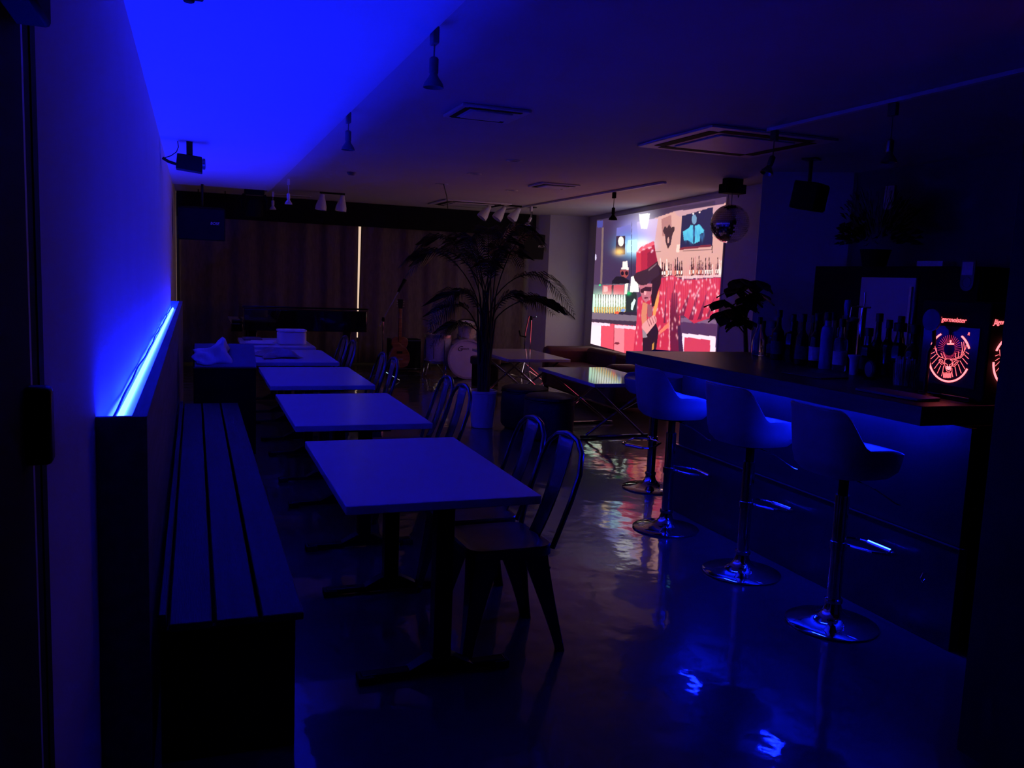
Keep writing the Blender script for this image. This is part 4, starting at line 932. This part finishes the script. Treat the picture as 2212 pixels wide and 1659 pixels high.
bd = drum('bass_drum', 'big pearl bass drum with a lettered white head facing the room', (3.74, 12.05, .297), PI / 2, -.12, .275, .42)
text('lettering', 'retsch', M_ink, bd, (-.115, -.2175, .135), (PI / 2, 0, 0), .052, .3, .0005)
text('lettering', 'G', M_ink, bd, (-.155, -.2175, .115), (PI / 2, 0, 0), .105, .3, .0005)
for s in (-1, 1): obj('spur', B().tube([(s * .24, -.1, -.1), (s * .34, -.22, -.295)], .008, 6), M_chrome, bd)
ft = drum('floor_tom', 'pearl floor tom standing on chrome legs beside the bass drum', (3.36, 12.15, .42), 0, .2, .19, .38)
for k in range(3):
    a = 2 * PI * k / 3 + .5; obj('leg', B().tube([(.205 * math.cos(a), .205 * math.sin(a), .06), (.205 * math.cos(a), .205 * math.sin(a), -.30), (.225 * math.cos(a), .225 * math.sin(a), -.418)], .006, 6), M_chrome, ft)
tt = drum('rack_tom', 'small pearl tom mounted above the bass drum', (3.80, 12.16, .70), .35, 0, .13, .2)
obj('mount', B().tube([(0, .0, -.09), (0, .02, -.11)], .01, 8), M_chrome, tt)
t = thing('cymbal_stand', 'chrome cymbal stand with a tilted dark cymbal beside the floor tom', 'cymbal', (3.32, 12.45, 0))
obj('cymbal', B().lathe([(.02, .02), (.05, .012), (.17, .0), (.17, -.002), (.05, .009), (.02, .017)], 28, M=Matrix.Translation((0, 0, .79)) @ Matrix.Rotation(.3, 4, 'Y')), mk('dark bronze', (.06, .045, .02), .35, 1.0), t)
obj('pole', B().tube([(0, 0, .06), (0, 0, .84)], .009, 8), M_chrome, t)
for k in range(3):
    a = 2 * PI * k / 3; obj('leg', B().tube([(0, 0, .3), (.22 * math.cos(a), .22 * math.sin(a), .012)], .008, 6), M_chrome, t)
t = thing('drum_stool', 'low black stage seat in front of the bass drum', 'seat', (3.78, 11.2, 0))
obj('cushion', B().prism(rect_round(.40, .30, .09, 5), .29, .40), M_pouf, t, bevel=.02)
obj('base', B().prism(rect_round(.34, .24, .05, 4), .0, .285), M_black, t)
t = thing('guitar_amplifier', 'black guitar amplifier with a pale metal edge behind the guitar', 'amplifier', (3.02, 12.9, 0))
obj('cabinet', B().box(-.24, .24, -.13, .13, .02, .50), M_black, t, bevel=.01)
obj('grille_cloth', B().box(-.22, .22, -.137, -.131, .06, .34), M_blackmetal, t)
for z in (.045, .475): obj('edge_strip', B().box(-.235, .235, -.139, -.131, z, z + .012), M_steel, t)
for k in range(5): obj('knob', B().lathe([(.012, 0), (.01, .016)], 10, M=Matrix.Translation((-.16 + .08 * k, -.131, .41)) @ Matrix.Rotation(PI / 2, 4, 'X')), M_black, t)
t = thing('electric_guitar', 'amber guitar leaning upright on a floor stand by the piano', 'guitar', (2.74, 12.0, 0), .15)
body = [(.0, .58), (.06, .60), (.12, .57), (.13, .50), (.10, .44), (.15, .36), (.165, .27), (.13, .18), (.05, .15), (-.05, .15), (-.13, .18), (-.165, .27), (-.15, .36), (-.10, .44), (-.13, .50), (-.12, .57), (-.06, .60)]
b = B(); v0 = [b.bm.verts.new((x, -.025, z)) for x, z in body]; v1 = [b.bm.verts.new((x, .025, z)) for x, z in body]; b.bm.faces.new(v0); b.bm.faces.new(v1[::-1])
for i in range(len(body)): b.bm.faces.new((v0[i], v1[i], v1[(i + 1) % len(body)], v0[(i + 1) % len(body)]))
gb = obj('body', b, M_wood, t, bevel=.008); obj('bridge', B().box(-.045, .045, -.036, -.026, .27, .285), M_steel, gb); obj('pickup', B().box(-.04, .04, -.033, -.026, .36, .39), M_black, gb)
obj('neck', B().box(-.024, .024, -.034, -.008, .52, 1.0), M_wood, t, bevel=.006)
hs = obj('headstock', B().hexa([(-.028, -.03, 1.0), (.028, -.03, 1.0), (.028, -.012, 1.0), (-.028, -.012, 1.0)], [(-.042, -.015, 1.13), (.042, -.015, 1.13), (.042, .003, 1.13), (-.042, .003, 1.13)]), M_black, t, bevel=.004)
for k in range(3):
    for s in (-1, 1): obj('tuner', B().tube([(s * .035, -.01, 1.03 + .035 * k), (s * .06, -.01, 1.03 + .035 * k)], .006, 6), M_chrome, hs)
obj('stand', B().tube([(-.15, -.06, .01), (-.1, .0, .16), (0, .06, .30), (.1, .0, .16), (.15, -.06, .01)], .01, 8).tube([(0, .06, .30), (0, .22, .01)], .01, 8).tube([(-.1, -.06, .14), (.1, -.06, .14)], .012, 8), M_blackmetal, t)
def micstand(name, label, loc, boom, mic=True, cat='microphone stand', legs=True):
    t = thing(name, label, cat, loc)
    p0 = Vector(boom[0]); p1 = Vector(boom[1])
    obj('pole', B().tube([(0, 0, .05), (0, 0, p0.z if boom else 1)], .010, 8), M_chrome, t)
    obj('boom', B().tube([p0 - (p1 - p0) * .25, p1], .009, 8), M_chrome, t)
    obj('clutch', B().lathe([(.02, p0.z - .03), (.022, p0.z), (.016, p0.z + .03)], 12), M_black, t)
    if mic: obj('microphone', B().tube([p1, p1 + (p1 - p0).normalized() * .12, p1 + (p1 - p0).normalized() * .2], [.018, .02, .027], 10), M_black, t)
    for k in range(3):
        a = 2 * PI * k / 3 + .3; obj('leg', B().tube([(0, 0, .16), (.27 * math.cos(a), .27 * math.sin(a), .012)], .009, 6), M_chrome, t)
    return t
micstand('microphone_stand', 'slanting chrome boom microphone stand between the piano and the guitar', (2.42, 11.6, 0), ((0, 0, .86), (.21, .05, 1.24)))
micstand('microphone_stand', 'straight chrome microphone stand behind the folding table by the stage wall', (4.55, 11.5, 0), ((0, 0, .93), (.06, -.05, .955)), False)
t = thing('keyboard_stand', 'thin chrome stand with a slanted arm beside the stage wall', 'music stand', (4.78, 12.3, 0))
obj('pole', B().tube([(0, 0, .02), (0, 0, .66), (.05, 0, .92)], .010, 8), M_chrome, t)
obj('holder', B().tube([(0, -.02, .6), (-.10, -.05, .62), (-.12, -.05, .70)], .012, 8), M_black, t)
for k in range(3):
    a = 2 * PI * k / 3; obj('leg', B().tube([(0, 0, .2), (.24 * math.cos(a), .24 * math.sin(a), .012)], .009, 6), M_chrome, t)
